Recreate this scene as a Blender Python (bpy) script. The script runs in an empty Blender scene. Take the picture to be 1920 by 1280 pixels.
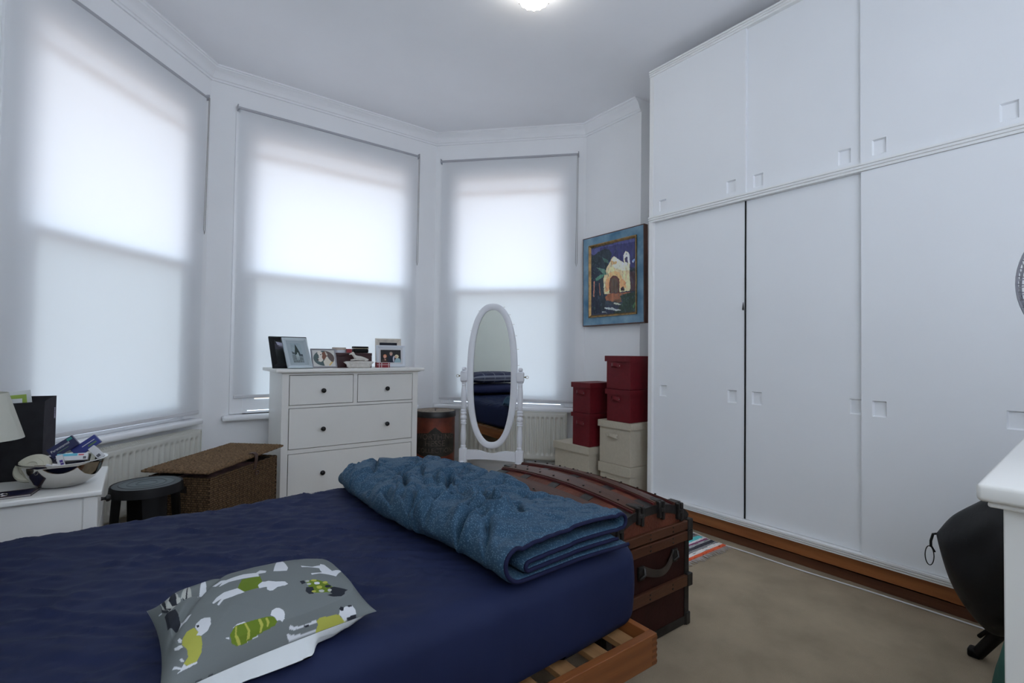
import bpy, bmesh, math, random
import numpy as np
from mathutils import Vector, Matrix, noise as mnoise

# ------------------------------------------------------------------ camera, world, exposure
scene = bpy.context.scene
C = scene.collection
PI = math.pi
R = math.radians
CAM_H = 1.095
YAW, PITCH, ROLL = R(53.06), R(1.225), R(0.75)
cam_data = bpy.data.cameras.new('camera')
cam_data.sensor_width = 36.0
cam_data.lens = 36.0 * 925.27 / 1920.0
cam_data.clip_start = 0.02
camera = bpy.data.objects.new('camera', cam_data)
C.objects.link(camera)
# view direction: the room's X axis lies YAW to the right of it, its Y axis 90 degrees further left
fwd = Vector((math.cos(YAW), math.cos(YAW - PI / 2), 0)).normalized()
rgt = Vector((math.sin(YAW), math.sin(YAW - PI / 2), 0)).normalized()
up = Vector((0, 0, 1))
f2 = fwd * math.cos(PITCH) + up * math.sin(PITCH)
u2 = up * math.cos(PITCH) - fwd * math.sin(PITCH)
r3 = rgt * math.cos(ROLL) + u2 * math.sin(ROLL)
u3 = u2 * math.cos(ROLL) - rgt * math.sin(ROLL)
camera.matrix_world = Matrix((
    (r3.x, u3.x, -f2.x, 0), (r3.y, u3.y, -f2.y, 0), (r3.z, u3.z, -f2.z, CAM_H), (0, 0, 0, 1)))
scene.camera = camera

scene.view_settings.view_transform = 'Standard'
scene.view_settings.look = 'None'
scene.view_settings.gamma = 1.0
scene.view_settings.use_curve_mapping = False
scene.view_settings.exposure = -0.19
cy = scene.cycles
cy.max_bounces = 14
cy.diffuse_bounces = 9
cy.glossy_bounces = 5
cy.transmission_bounces = 8
cy.transparent_max_bounces = 12
cy.caustics_reflective = False
cy.caustics_refractive = False
cy.sample_clamp_indirect = 6.0
cy.use_denoising = True
try:
    cy.denoiser = 'OPENIMAGEDENOISE'
except Exception:
    pass

SKY = 6.6
world = bpy.data.worlds.new('overcast sky')
scene.world = world
world.use_nodes = True
wn, wl = world.node_tree.nodes, world.node_tree.links
wn.clear()
w_out = wn.new('ShaderNodeOutputWorld')
w_bg = wn.new('ShaderNodeBackground')
w_tc = wn.new('ShaderNodeTexCoord')
w_sep = wn.new('ShaderNodeSeparateXYZ')
w_ramp = wn.new('ShaderNodeValToRGB')
w_ramp.color_ramp.elements[0].position = 0.46
w_ramp.color_ramp.elements[0].color = (0.30, 0.26, 0.24, 1)
w_ramp.color_ramp.elements[1].position = 0.56
w_ramp.color_ramp.elements[1].color = (0.80, 0.94, 1.13, 1)
w_map = wn.new('ShaderNodeMapRange')
w_map.inputs[1].default_value = -1
w_map.inputs[2].default_value = 1
wl.new(w_tc.outputs['Generated'], w_sep.inputs[0])
wl.new(w_sep.outputs['Z'], w_map.inputs[0])
wl.new(w_map.outputs[0], w_ramp.inputs[0])
wl.new(w_ramp.outputs[0], w_bg.inputs['Color'])
w_bg.inputs['Strength'].default_value = SKY
wl.new(w_bg.outputs[0], w_out.inputs[0])

# the bay: three window walls. (origin at the left end seen from inside, angle, length)
A1 = R(48.1)
C12 = (0.357, 4.085)
C23 = (2.161, 4.085)
C34 = (3.11, 3.078)
L1 = 1.45
L2 = C23[0] - C12[0]
L3 = math.hypot(C34[0] - C23[0], C34[1] - C23[1])
A3 = math.atan2(C34[1] - C23[1], C34[0] - C23[0])
O1 = (C12[0] - L1 * math.cos(A1), C12[1] - L1 * math.sin(A1))
CEIL = 3.10
# (origin, angle, wall length, opening x0, x1, z0, z1)
BAY = [
    (O1, A1, L1, L1 - 1.24, L1 - 0.19, 0.62, 2.74),
    (C12, 0.0, L2, 0.245, 1.535, 0.62, 2.74),
    (C23, A3, L3, 0.165, 1.215, 0.62, 2.74),
]


def bay_matrix(i, x=0, y=0, z=0):
    o, a = BAY[i][0], BAY[i][1]
    return Matrix.Translation((o[0], o[1], 0)) @ Matrix.Rotation(a, 4, 'Z') @ Matrix.Translation((x, y, z))


for i in range(3):          # daylight portals in the three window openings
    o, a, L, x0, x1, z0, z1 = BAY[i]
    ld = bpy.data.lights.new('window_portal', 'AREA')
    ld.shape = 'RECTANGLE'
    ld.size = x1 - x0
    ld.size_y = z1 - z0
    ld.cycles.is_portal = True
    lo = bpy.data.objects.new('window_portal', ld)
    C.objects.link(lo)
    # the portal looks into the room: local -Z points to wall-local -Y
    lo.matrix_world = bay_matrix(i, (x0 + x1) / 2, 0.20, (z0 + z1) / 2) @ Matrix.Rotation(R(-90), 4, 'X')


ld = bpy.data.lights.new('window_portal', 'AREA')  # portal for the added fill window behind the camera
ld.shape = 'RECTANGLE'
ld.size, ld.size_y = 3.10, 1.88
ld.cycles.is_portal = True
lo = bpy.data.objects.new('window_portal', ld)
C.objects.link(lo)
lo.matrix_world = Matrix.Translation((0.60, -0.68, 2.04)) @ Matrix.Rotation(R(90), 4, 'X')


# ------------------------------------------------------------------ materials
def srgb(r, g, b):
    def f(c):
        c = c / 255
        return c / 12.92 if c <= 0.04045 else ((c + 0.055) / 1.055) ** 2.4
    return (f(r), f(g), f(b))


MATS = {}


def mat(name, col, rough=0.5, metal=0.0, vary=0.0, vscale=8.0, bump=0.0, bscale=60.0, stretch=None,
        spec=0.5, sheen=0.0, emit=None, coat=0.0):
    if name in MATS:
        return MATS[name]
    m = bpy.data.materials.new(name)
    m.use_nodes = True
    n, l = m.node_tree.nodes, m.node_tree.links
    b = n['Principled BSDF']
    b.inputs['Base Color'].default_value = (*col, 1)
    b.inputs['Roughness'].default_value = rough
    b.inputs['Metallic'].default_value = metal
    b.inputs['Specular IOR Level'].default_value = spec
    if sheen:
        b.inputs['Sheen Weight'].default_value = sheen
    if coat:
        b.inputs['Coat Weight'].default_value = coat
    if emit:
        b.inputs['Emission Color'].default_value = (*emit[0], 1)
        b.inputs['Emission Strength'].default_value = emit[1]
    tc = n.new('ShaderNodeTexCoord')
    mp = n.new('ShaderNodeMapping')
    l.new(tc.outputs['Object'], mp.inputs[0])
    if stretch:
        mp.inputs['Scale'].default_value = stretch
    nz = n.new('ShaderNodeTexNoise')
    nz.inputs['Scale'].default_value = vscale
    nz.inputs['Detail'].default_value = 5
    l.new(mp.outputs[0], nz.inputs['Vector'])
    rp = n.new('ShaderNodeValToRGB')
    rp.color_ramp.elements[0].position = 0.3
    rp.color_ramp.elements[1].position = 0.7
    rp.color_ramp.elements[0].color = (*[c * (1 - vary) for c in col], 1)
    rp.color_ramp.elements[1].color = (*[min(1, c * (1 + vary)) for c in col], 1)
    l.new(nz.outputs['Fac'], rp.inputs[0])
    l.new(rp.outputs[0], b.inputs['Base Color'])
    if bump:
        n2 = n.new('ShaderNodeTexNoise')
        n2.inputs['Scale'].default_value = bscale
        n2.inputs['Detail'].default_value = 6
        l.new(mp.outputs[0], n2.inputs['Vector'])
        bp = n.new('ShaderNodeBump')
        bp.inputs['Strength'].default_value = bump
        bp.inputs['Distance'].default_value = 0.01
        l.new(n2.outputs['Fac'], bp.inputs['Height'])
        l.new(bp.outputs[0], b.inputs['Normal'])
    MATS[name] = m
    return m


def attr_mat(name, rough=0.8, bump=0.0, bscale=400, spec=0.3):
    m = mat(name, (0.5, 0.5, 0.5), rough, bump=bump, bscale=bscale, spec=spec)
    n, l = m.node_tree.nodes, m.node_tree.links
    at = n.new('ShaderNodeAttribute')
    at.attribute_name = 'pattern'
    l.new(at.outputs['Color'], n['Principled BSDF'].inputs['Base Color'])
    return m


def wood_mat(name, c0, c1, scale=3.0, stretch=(1, 12, 12), rough=0.45, bump=0.1, coat=0.0):
    m = mat(name, c0, rough, stretch=stretch, vscale=scale, bump=bump, bscale=scale * 6, coat=coat)
    n, l = m.node_tree.nodes, m.node_tree.links
    rp = [x for x in n if x.type == 'VALTORGB'][0]
    rp.color_ramp.elements[0].color = (*c0, 1)
    rp.color_ramp.elements[1].color = (*c1, 1)
    return m


wall_paint = mat('white wall paint', (0.86, 0.865, 0.875), 0.75, vary=0.015, vscale=3, bump=0.05, bscale=120, spec=0.2)
ceil_paint = mat('white ceiling paint', (0.86, 0.86, 0.88), 0.85, vary=0.02, vscale=2, spec=0.15)
gloss_white = mat('white gloss paint', (0.85, 0.855, 0.87), 0.3, vary=0.01)
furn_white = mat('white lacquered furniture', (0.79, 0.78, 0.745), 0.38, vary=0.015, vscale=5)
door_white = mat('white wardrobe laminate', (0.82, 0.835, 0.855), 0.5, vary=0.012, vscale=2)
frame_white = mat('white wardrobe trim', (0.83, 0.83, 0.82), 0.4, vary=0.01)
rad_white = mat('cream radiator enamel', (0.66, 0.65, 0.59), 0.35, vary=0.02)
black_metal = mat('black metal knob', (0.012, 0.012, 0.013), 0.35, metal=0.4)
black_plastic = mat('black plastic', (0.005, 0.005, 0.0055), 0.55, vary=0.2, vscale=20, spec=0.25)
chrome = mat('bright steel', (0.62, 0.60, 0.57), 0.12, metal=1.0, vary=0.02)
brass = mat('dull brass', (0.35, 0.26, 0.13), 0.35, metal=0.9)
pine = wood_mat('orange pine', (0.17, 0.050, 0.013), (0.27, 0.092, 0.025), 2.5, (1, 14, 14), 0.4, 0.08, 0.2)
pine_y = wood_mat('orange pine board', (0.24, 0.075, 0.018), (0.36, 0.125, 0.036), 2.5, (14, 1, 14), 0.5, 0.08)
slat_wood = wood_mat('pale pine slat', (0.28, 0.14, 0.055), (0.42, 0.23, 0.10), 3, (14, 1, 14), 0.5, 0.08)

# ------------------------------------------------------------------ mesh helpers


def finish(bm, name, m, parent=None, smooth=None, matrix=None):
    bmesh.ops.recalc_face_normals(bm, faces=bm.faces[:])
    me = bpy.data.meshes.new(name)
    bm.to_mesh(me)
    bm.free()
    return link(me, name, m, parent, smooth, matrix)


def link(me, name, m, parent=None, smooth=None, matrix=None):
    for mm in (m if isinstance(m, (list, tuple)) else [m]):
        me.materials.append(mm)
    if smooth is not None:
        for p in me.polygons:
            p.use_smooth = True
        me.set_sharp_from_angle(angle=R(smooth))
    o = bpy.data.objects.new(name, me)
    C.objects.link(o)
    if parent:
        o.parent = parent
    if matrix is not None:
        o.matrix_local = matrix
    return o


def thing(name, label, cat, loc=(0, 0, 0), rz=0.0, group=None):
    o = bpy.data.objects.new(name, None)
    o.empty_display_size = 0.05
    C.objects.link(o)
    o.location = loc
    o.rotation_euler = (0, 0, rz)
    return tag(o, label, cat, group)


def tag(o, label, cat, group=None):
    o['label'] = label
    o['category'] = cat
    if group:
        o['group'] = group
    return o


def struct(name, bm, m, parent=None, smooth=None, matrix=None):
    o = finish(bm, name, m, parent, smooth, matrix)
    if not parent:
        o['kind'] = 'structure'
    return o


def B():
    return bmesh.new()


def box(bm, x0, x1, y0, y1, z0, z1, bev=0.0, seg=2, mi=0, M=None):
    vs = [bm.verts.new((x, y, z)) for z in (z0, z1) for y in (y0, y1) for x in (x0, x1)]
    fs = [bm.faces.new([vs[i] for i in q]) for q in
          ((0, 2, 3, 1), (4, 5, 7, 6), (0, 1, 5, 4), (2, 6, 7, 3), (0, 4, 6, 2), (1, 3, 7, 5))]
    for f in fs:
        f.material_index = mi
    geo = vs
    if bev > 0:
        es = list({e for f in fs for e in f.edges})
        r = bmesh.ops.bevel(bm, geom=es, offset=bev, segments=seg, affect='EDGES', profile=0.5)
        geo = list({v for f in r['faces'] for v in f.verts} | {v for v in vs if v.is_valid})
        for f in r['faces']:
            f.material_index = mi
    if M is not None:
        bmesh.ops.transform(bm, matrix=M, verts=geo)
    return geo


def lathe(bm, prof, seg=24, M=None, mi=0, closed=False):
    """prof: list of (r, z) revolved about local Z"""
    rings = []
    for r, z in prof:
        if r < 1e-6:
            rings.append([bm.verts.new((0, 0, z))])
        else:
            rings.append([bm.verts.new((r * math.cos(2 * PI * k / seg), r * math.sin(2 * PI * k / seg), z)) for k in range(seg)])
    fs = []
    for a, b in zip(rings[:-1], rings[1:]):
        for k in range(seg):
            k2 = (k + 1) % seg
            if len(a) == 1 and len(b) == 1:
                continue
            if len(a) == 1:
                fs.append(bm.faces.new((a[0], b[k2], b[k])))
            elif len(b) == 1:
                fs.append(bm.faces.new((a[k], a[k2], b[0])))
            else:
                fs.append(bm.faces.new((a[k], a[k2], b[k2], b[k])))
    for f in fs:
        f.material_index = mi
    if M is not None:
        bmesh.ops.transform(bm, matrix=M, verts=[v for r in rings for v in r])


def tube(bm, pts, r, seg=8, closed=False, mi=0):
    pts = [Vector(p) for p in pts]
    n = len(pts)
    rings = []
    prev = None
    for i, p in enumerate(pts):
        if closed:
            t = (pts[(i + 1) % n] - pts[i - 1]).normalized()
        else:
            t = (pts[min(i + 1, n - 1)] - pts[max(i - 1, 0)]).normalized()
        if prev is None:
            a = Vector((0, 0, 1)) if abs(t.z) < 0.9 else Vector((1, 0, 0))
            nrm = t.cross(a).normalized()
        else:
            nrm = (prev - t * prev.dot(t)).normalized()
        prev = nrm
        bn = t.cross(nrm)
        rr = r[i] if isinstance(r, (list, tuple)) else r
        rings.append([bm.verts.new(p + (nrm * math.cos(2 * PI * k / seg) + bn * math.sin(2 * PI * k / seg)) * rr) for k in range(seg)])
    m = n if closed else n - 1
    for i in range(m):
        a, b = rings[i], rings[(i + 1) % n]
        for k in range(seg):
            f = bm.faces.new((a[k], a[(k + 1) % seg], b[(k + 1) % seg], b[k]))
            f.material_index = mi
    if not closed:
        bm.faces.new(rings[0][::-1]).material_index = mi
        bm.faces.new(rings[-1]).material_index = mi


def prism(bm, pts, axis, a, b, mi=0, M=None):
    """closed 2-D outline pts extruded along axis from a to b"""
    def P(u, v, w):
        return {'x': (w, u, v), 'y': (u, w, v), 'z': (u, v, w)}[axis]
    v0 = [bm.verts.new(P(u, v, a)) for u, v in pts]
    v1 = [bm.verts.new(P(u, v, b)) for u, v in pts]
    n = len(pts)
    for i in range(n):
        bm.faces.new((v0[i], v0[(i + 1) % n], v1[(i + 1) % n], v1[i])).material_index = mi
    bm.faces.new(v0).material_index = mi
    bm.faces.new(v1[::-1]).material_index = mi
    if M is not None:
        bmesh.ops.transform(bm, matrix=M, verts=v0 + v1)


def grid_mesh(name, X, Y, Z, closed_u=False, closed_v=False, flip=False):
    """numpy 2-D arrays to a mesh"""
    nv, nu = X.shape
    co = np.stack([X, Y, Z], -1).reshape(-1, 3).astype(np.float32)
    iu = nu if closed_u else nu - 1
    iv = nv if closed_v else nv - 1
    J, I = np.meshgrid(np.arange(iv), np.arange(iu), indexing='ij')
    a = J * nu + I
    b = J * nu + (I + 1) % nu
    c = ((J + 1) % nv) * nu + (I + 1) % nu
    d = ((J + 1) % nv) * nu + I
    q = np.stack([a, b, c, d] if not flip else [a, d, c, b], -1).reshape(-1, 4).astype(np.int32)
    me = bpy.data.meshes.new(name)
    me.vertices.add(len(co))
    me.vertices.foreach_set('co', co.ravel())
    me.loops.add(q.size)
    me.loops.foreach_set('vertex_index', q.ravel())
    me.polygons.add(len(q))
    me.polygons.foreach_set('loop_start', np.arange(0, q.size, 4, dtype=np.int32))
    me.polygons.foreach_set('loop_total', np.full(len(q), 4, dtype=np.int32))
    me.update(calc_edges=True)
    me.polygons.foreach_set('use_smooth', np.ones(len(q), dtype=bool))
    return me


def in_poly(x, y, P):
    """points inside the polygon P (list of (x, y))"""
    ins = np.zeros(x.shape, bool)
    n = len(P)
    for i in range(n):
        x1, y1 = P[i]
        x2, y2 = P[(i + 1) % n]
        if y1 == y2:
            continue
        c = ((y1 > y) != (y2 > y)) & (x < (x2 - x1) * (y - y1) / (y2 - y1) + x1)
        ins ^= c
    return ins


def set_pattern(me, col):
    a = me.color_attributes.new('pattern', 'FLOAT_COLOR', 'POINT')
    a.data.foreach_set('color', np.concatenate([col.reshape(-1, 3), np.ones((col.size // 3, 1))], 1).astype(np.float32).ravel())


def vnoise(x, y, seed=0):
    rs = np.random.RandomState(seed)
    T = rs.rand(256, 256)
    xi = np.floor(x).astype(int)
    yi = np.floor(y).astype(int)
    fx = x - xi
    fy = y - yi
    fx = fx * fx * (3 - 2 * fx)
    fy = fy * fy * (3 - 2 * fy)
    g = lambda a, b: T[a % 256, b % 256]
    return (g(xi, yi) * (1 - fx) + g(xi + 1, yi) * fx) * (1 - fy) + (g(xi, yi + 1) * (1 - fx) + g(xi + 1, yi + 1) * fx) * fy


def fbm(x, y, seed=0, oct=4):
    s, a, t = 0, 1, 0
    for k in range(oct):
        s = s + a * vnoise(x * 2 ** k, y * 2 ** k, seed + k)
        t += a
        a *= 0.5
    return s / t


def ridge(x, y, seed=0, oct=3):
    s, a, t = 0, 1, 0
    for k in range(oct):
        s = s + a * (1 - np.abs(2 * vnoise(x * 2 ** k, y * 2 ** k, seed + k) - 1)) ** 2
        t += a
        a *= 0.5
    return s / t


def text_mesh(body, size, depth=0.0):
    cu = bpy.data.curves.new('t', 'FONT')
    cu.body = body
    cu.size = size
    cu.extrude = depth
    cu.align_x = 'CENTER'
    cu.align_y = 'CENTER'
    o = bpy.data.objects.new('t', cu)
    C.objects.link(o)
    dg = bpy.context.evaluated_depsgraph_get()
    me = bpy.data.meshes.new_from_object(o.evaluated_get(dg))
    bpy.data.objects.remove(o)
    bpy.data.curves.remove(cu)
    me.materials.clear()
    return me


# ------------------------------------------------------------------ the room
X_REC, X_W4 = 3.38, 3.11
X_L, Y_B = -1.05, -0.50

carpet = mat('beige carpet', (0.48, 0.39, 0.275), 0.95, vary=0.13, vscale=5, bump=0.8, bscale=420, spec=0.1)
bm = B()
box(bm, X_L - 0.1, X_REC + 0.1, Y_B - 0.1, 4.2, -0.08, 0.0)
struct('floor', bm, carpet)
bm = B()
box(bm, X_L - 0.3, X_REC + 0.3, Y_B - 0.3, 4.5, CEIL, CEIL + 0.1)
struct('ceiling', bm, ceil_paint)

for i, nm in enumerate(('wall_left_bay', 'wall_centre_bay', 'wall_right_bay')):
    o, a, L, x0, x1, z0, z1 = BAY[i]
    T = 0.26
    bm = B()
    e0 = -0.10 if i else -0.02
    e1 = 0.10 if i < 2 else 0.02
    # frame of the wall: a ring of quads front and back, joined round the opening
    def ring(y):
        return [bm.verts.new(p) for p in ((0, y, 0), (L, y, 0), (L, y, CEIL), (0, y, CEIL), (x0, y, z0), (x1, y, z0), (x1, y, z1), (x0, y, z1))]
    f, k = ring(0), ring(T)
    for r in (f, k):
        for q in ((0, 1, 5, 4), (1, 2, 6, 5), (2, 3, 7, 6), (3, 0, 4, 7)):
            bm.faces.new([r[j] for j in q])
    for q in ((0, 1), (1, 2), (2, 3), (3, 0), (4, 5), (5, 6), (6, 7), (7, 4)):
        bm.faces.new((f[q[0]], f[q[1]], k[q[1]], k[q[0]]))
    struct(nm, bm, wall_paint, matrix=bay_matrix(i))
# posts that close the outer corners of the bay behind the walls
bm = B()
prism(bm, [(C12[0], C12[1] + .001), (C12[0], C12[1] + 0.26), (C12[0] - 0.26 * math.sin(A1), C12[1] + 0.26 * math.cos(A1))], 'z', 0, CEIL)
prism(bm, [(C23[0], C23[1] + .001), (C23[0] - 0.26 * math.sin(A3), C23[1] + 0.26 * math.cos(A3)), (C23[0], C23[1] + 0.26)], 'z', 0, CEIL)
struct('wall_bay_corner', bm, wall_paint)
bm = B()
box(bm, X_W4, X_REC + 0.2, 2.478, 3.078, 0, CEIL)
prism(bm, [(3.11, 3.0781), (3.38, 3.0781), (3.38, 3.33)], 'z', 0, CEIL)
struct('wall_right', bm, wall_paint)
bm = B()
box(bm, X_REC, X_REC + 0.2, Y_B - 0.2, 2.477, 0, CEIL)
struct('wall_recess', bm, wall_paint)
bm = B()
box(bm, X_L - 0.2, X_L, Y_B - 0.2, 3.006, 0, CEIL)
box(bm, X_L - 0.2, O1[0], 3.007, 3.25, 0, CEIL)
struct('wall_left', bm, mat('pale grey green wall paint', (0.78, 0.80, 0.75), 0.8, vary=0.02, vscale=3, spec=0.2))
# the wall behind the camera gets an added, unseen window that brightens the room (BW = x0, x1, z0, z1)
BW = (-0.95, 2.15, 1.10, 2.98)
bm = B()
for a in ((X_L, BW[0], 0, CEIL), (BW[1], X_REC, 0, CEIL), (BW[0], BW[1], 0, BW[2]), (BW[0], BW[1], BW[3], CEIL)):
    box(bm, a[0], a[1], Y_B - 0.2, Y_B, a[2], a[3])
bmesh.ops.remove_doubles(bm, verts=bm.verts[:], dist=1e-5)
struct('wall_back', bm, wall_paint)
root = bpy.data.objects.new('window_4', None)
C.objects.link(root)
root['kind'] = 'structure'
root.location = (BW[0], Y_B, BW[2])
bw_w, bw_h = BW[1] - BW[0], BW[3] - BW[2]
bm = B()
for a in ((0, .05, 0, bw_h), (bw_w - .05, bw_w, 0, bw_h), (.05, bw_w - .05, 0, .05), (.05, bw_w - .05, bw_h - .05, bw_h), (bw_w / 2 - .025, bw_w / 2 + .025, .05, bw_h - .05)):
    box(bm, a[0], a[1], -.12, -.07, a[2], a[3])
finish(bm, 'frame', gloss_white, root)
fill_diffuser = bpy.data.materials.new('fill window diffuser')  # diffusing pane of the added window, spreads its fill light
fill_diffuser.use_nodes = True
n, l = fill_diffuser.node_tree.nodes, fill_diffuser.node_tree.links
n.clear()
fo_ = n.new('ShaderNodeOutputMaterial')
ft_ = n.new('ShaderNodeBsdfTranslucent')
ft_.inputs[0].default_value = (0.70, 0.71, 0.72, 1)
l.new(ft_.outputs[0], fo_.inputs[0])
for k in range(2):
    bm = B()
    xa = .05 + k * (bw_w / 2 - .025)
    vs = [bm.verts.new(p) for p in ((xa, -.095, .05), (xa + bw_w / 2 - .075, -.095, .05), (xa + bw_w / 2 - .075, -.095, bw_h - .05), (xa, -.095, bw_h - .05))]
    bm.faces.new(vs)
    finish(bm, 'pane', fill_diffuser, root)

# cornice swept along the bay
path = [(X_L, 3.006), O1, C12, C23, C34, (X_W4, 2.478)]
prof = [(0.0, -0.095), (0.012, -0.095), (0.014, -0.082), (0.022, -0.078), (0.030, -0.055), (0.046, -0.030), (0.064, -0.018),
        (0.066, -0.012), (0.076, -0.010), (0.078, 0.0), (0.0, 0.0)]
bm = B()
rings = []
for i, p in enumerate(path):
    p = Vector(p)
    d0 = (p - Vector(path[i - 1])).normalized() if i else None
    d1 = (Vector(path[i + 1]) - p).normalized() if i < len(path) - 1 else None
    n0 = Vector((d0.y, -d0.x)) if d0 else None
    n1 = Vector((d1.y, -d1.x)) if d1 else None
    if n0 and n1:
        n = (n0 + n1).normalized()
        n = n / n.dot(n0)
    else:
        n = n0 or n1
    rings.append([bm.verts.new((p.x + n.x * a, p.y + n.y * a, CEIL + z)) for a, z in prof])
for a, b in zip(rings[:-1], rings[1:]):
    for k in range(len(prof)):
        k2 = (k + 1) % len(prof)
        bm.faces.new((a[k], b[k], b[k2], a[k2]))
bm.faces.new(rings[0])
bm.faces.new(rings[-1][::-1])
struct('trim_1', bm, mat('white cornice paint', (0.86, 0.865, 0.88), 0.6, vary=0.01), smooth=35)

# skirting boards of the bay
skirt = mat('white skirting paint', (0.7, 0.7, 0.7), 0.4)
for i in range(3):
    o, a, L = BAY[i][:3]
    bm = B()
    box(bm, 0.016, L - 0.016, -0.018, 0, 0, 0.13, 0.003)
    struct(('baseboard_left', 'baseboard_centre', 'baseboard_right')[i], bm, skirt, matrix=bay_matrix(i))

# windows: frame, two sashes, panes, sill
glass = bpy.data.materials.new('clear window glass')
glass.use_nodes = True
n, l = glass.node_tree.nodes, glass.node_tree.links
n.clear()
go = n.new('ShaderNodeOutputMaterial')
mx = n.new('ShaderNodeMixShader')
tr = n.new('ShaderNodeBsdfTransparent')
gl = n.new('ShaderNodeBsdfGlossy')
gl.inputs['Roughness'].default_value = 0.02
mx.inputs[0].default_value = 0.06
l.new(tr.outputs[0], mx.inputs[1])
l.new(gl.outputs[0], mx.inputs[2])
l.new(mx.outputs[0], go.inputs[0])
film = glass.copy()
film.name = 'window glass with grey privacy film'
film.node_tree.nodes['Transparent BSDF'].inputs[0].default_value = (0.72, 0.74, 0.735, 1)
for i in range(3):
    o, a, L, x0, x1, z0, z1 = BAY[i]
    root = bpy.data.objects.new('window_%d' % (i + 1), None)
    C.objects.link(root)
    root.matrix_world = bay_matrix(i)
    root['kind'] = 'structure'
    bm = B()
    fr = 0.035
    box(bm, x0, x0 + fr, 0.002, 0.16, z0, z1)
    box(bm, x1 - fr, x1, 0.002, 0.16, z0, z1)
    box(bm, x0 + fr, x1 - fr, 0.002, 0.16, z1 - fr, z1)
    finish(bm, 'frame', gloss_white, root)
    # upper sash stands behind the lower one
    bm = B()
    ux0, ux1 = x0 + fr, x1 - fr
    zm = 1.66
    box(bm, ux0, ux0 + .04, .036, .066, zm, z1 - fr)
    box(bm, ux1 - .04, ux1, .036, .066, zm, z1 - fr)
    box(bm, ux0 + .04, ux1 - .04, .036, .066, 2.655, z1 - fr)
    box(bm, ux0 + .04, ux1 - .04, .036, .066, zm - .02, zm + .03)
    box(bm, ux0 + .04, ux1 - .04, .100, .115, 2.545, 2.58)  # added bar outside the pane, puts a soft dark stripe on the blind
    us = finish(bm, 'upper_sash', gloss_white, root)
    bm = B()
    box(bm, ux0 + .04, ux1 - .04, .045, .048, zm + .03, 2.655)
    finish(bm, 'pane', glass, us)
    bm = B()
    box(bm, ux0, ux0 + .045, .004, .034, z0 + .02, zm + .02)
    box(bm, ux1 - .045, ux1, .004, .034, z0 + .02, zm + .02)
    box(bm, ux0 + .045, ux1 - .045, .004, .034, zm - .035, zm + .02)
    box(bm, ux0 + .045, ux1 - .045, .004, .034, z0 + .02, z0 + .10)
    ls = finish(bm, 'lower_sash', gloss_white, root)
    bm = B()
    box(bm, ux0 + .045, ux1 - .045, .018, .021, z0 + .10, zm - .035)
    finish(bm, 'pane', film, ls)
    bm = B()
    box(bm, x0 - .02, x1 + .02, .262, .36, 2.70, z1 + .12)
    finish(bm, 'brick_reveal', mat('orange red brick', (.42, .15, .08), .9, vary=.3, vscale=14), root)
    # moulded surround hidden behind the blind, and the sill board with its rounded nose
    bm = B()
    for (a0, a1, b0, b1) in ((x0 - .085, x0, z0, z1 + .08), (x1, x1 + .085, z0, z1 + .08), (x0, x1, z1, z1 + .08)):
        box(bm, a0, a1, -0.016, -0.0005, b0, b1, 0.003)
    finish(bm, 'architrave', gloss_white, root)
    bm = B()
    box(bm, x0 - .13, x1 + .11, -.075, -.0005, z0 - .045, z0 - .005, 0.014, 3)
    box(bm, x0 + .001, x1 - .001, 0, .20, z0 - .035, z0 + .015)
    finish(bm, 'sill', gloss_white, root, smooth=40)

# roller blinds
blind = bpy.data.materials.new('white translucent blind cloth')
blind.use_nodes = True
n, l = blind.node_tree.nodes, blind.node_tree.links
n.clear()
bo = n.new('ShaderNodeOutputMaterial')
mx = n.new('ShaderNodeMixShader')
df = n.new('ShaderNodeBsdfDiffuse')
tl = n.new('ShaderNodeBsdfTranslucent')
df.inputs[0].default_value = (0.86, 0.87, 0.885, 1)
tl.inputs[0].default_value = (0.80, 0.81, 0.82, 1)
mx.inputs[0].default_value = 0.36
l.new(df.outputs[0], mx.inputs[1])
l.new(tl.outputs[0], mx.inputs[2])
l.new(mx.outputs[0], bo.inputs[0])
tube_m = mat('grey blind tube', (0.42, 0.42, 0.45), 0.4)
chain_m = mat('grey blind chain', (0.33, 0.31, 0.30), 0.4)
BL = [(0, L1 - 1.33, L1 - .08, 2.84, .665, 'wide white roller blind drawn over the far left window', 1, 1.88),
      (1, .183, 1.601, 2.85, .755, 'white roller blind on the middle window behind the chest of drawers', 1, 1.86),
      (2, .071, 1.303, 2.845, .68, 'narrow white roller blind behind the oval standing mirror', 1, 1.85)]
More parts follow.
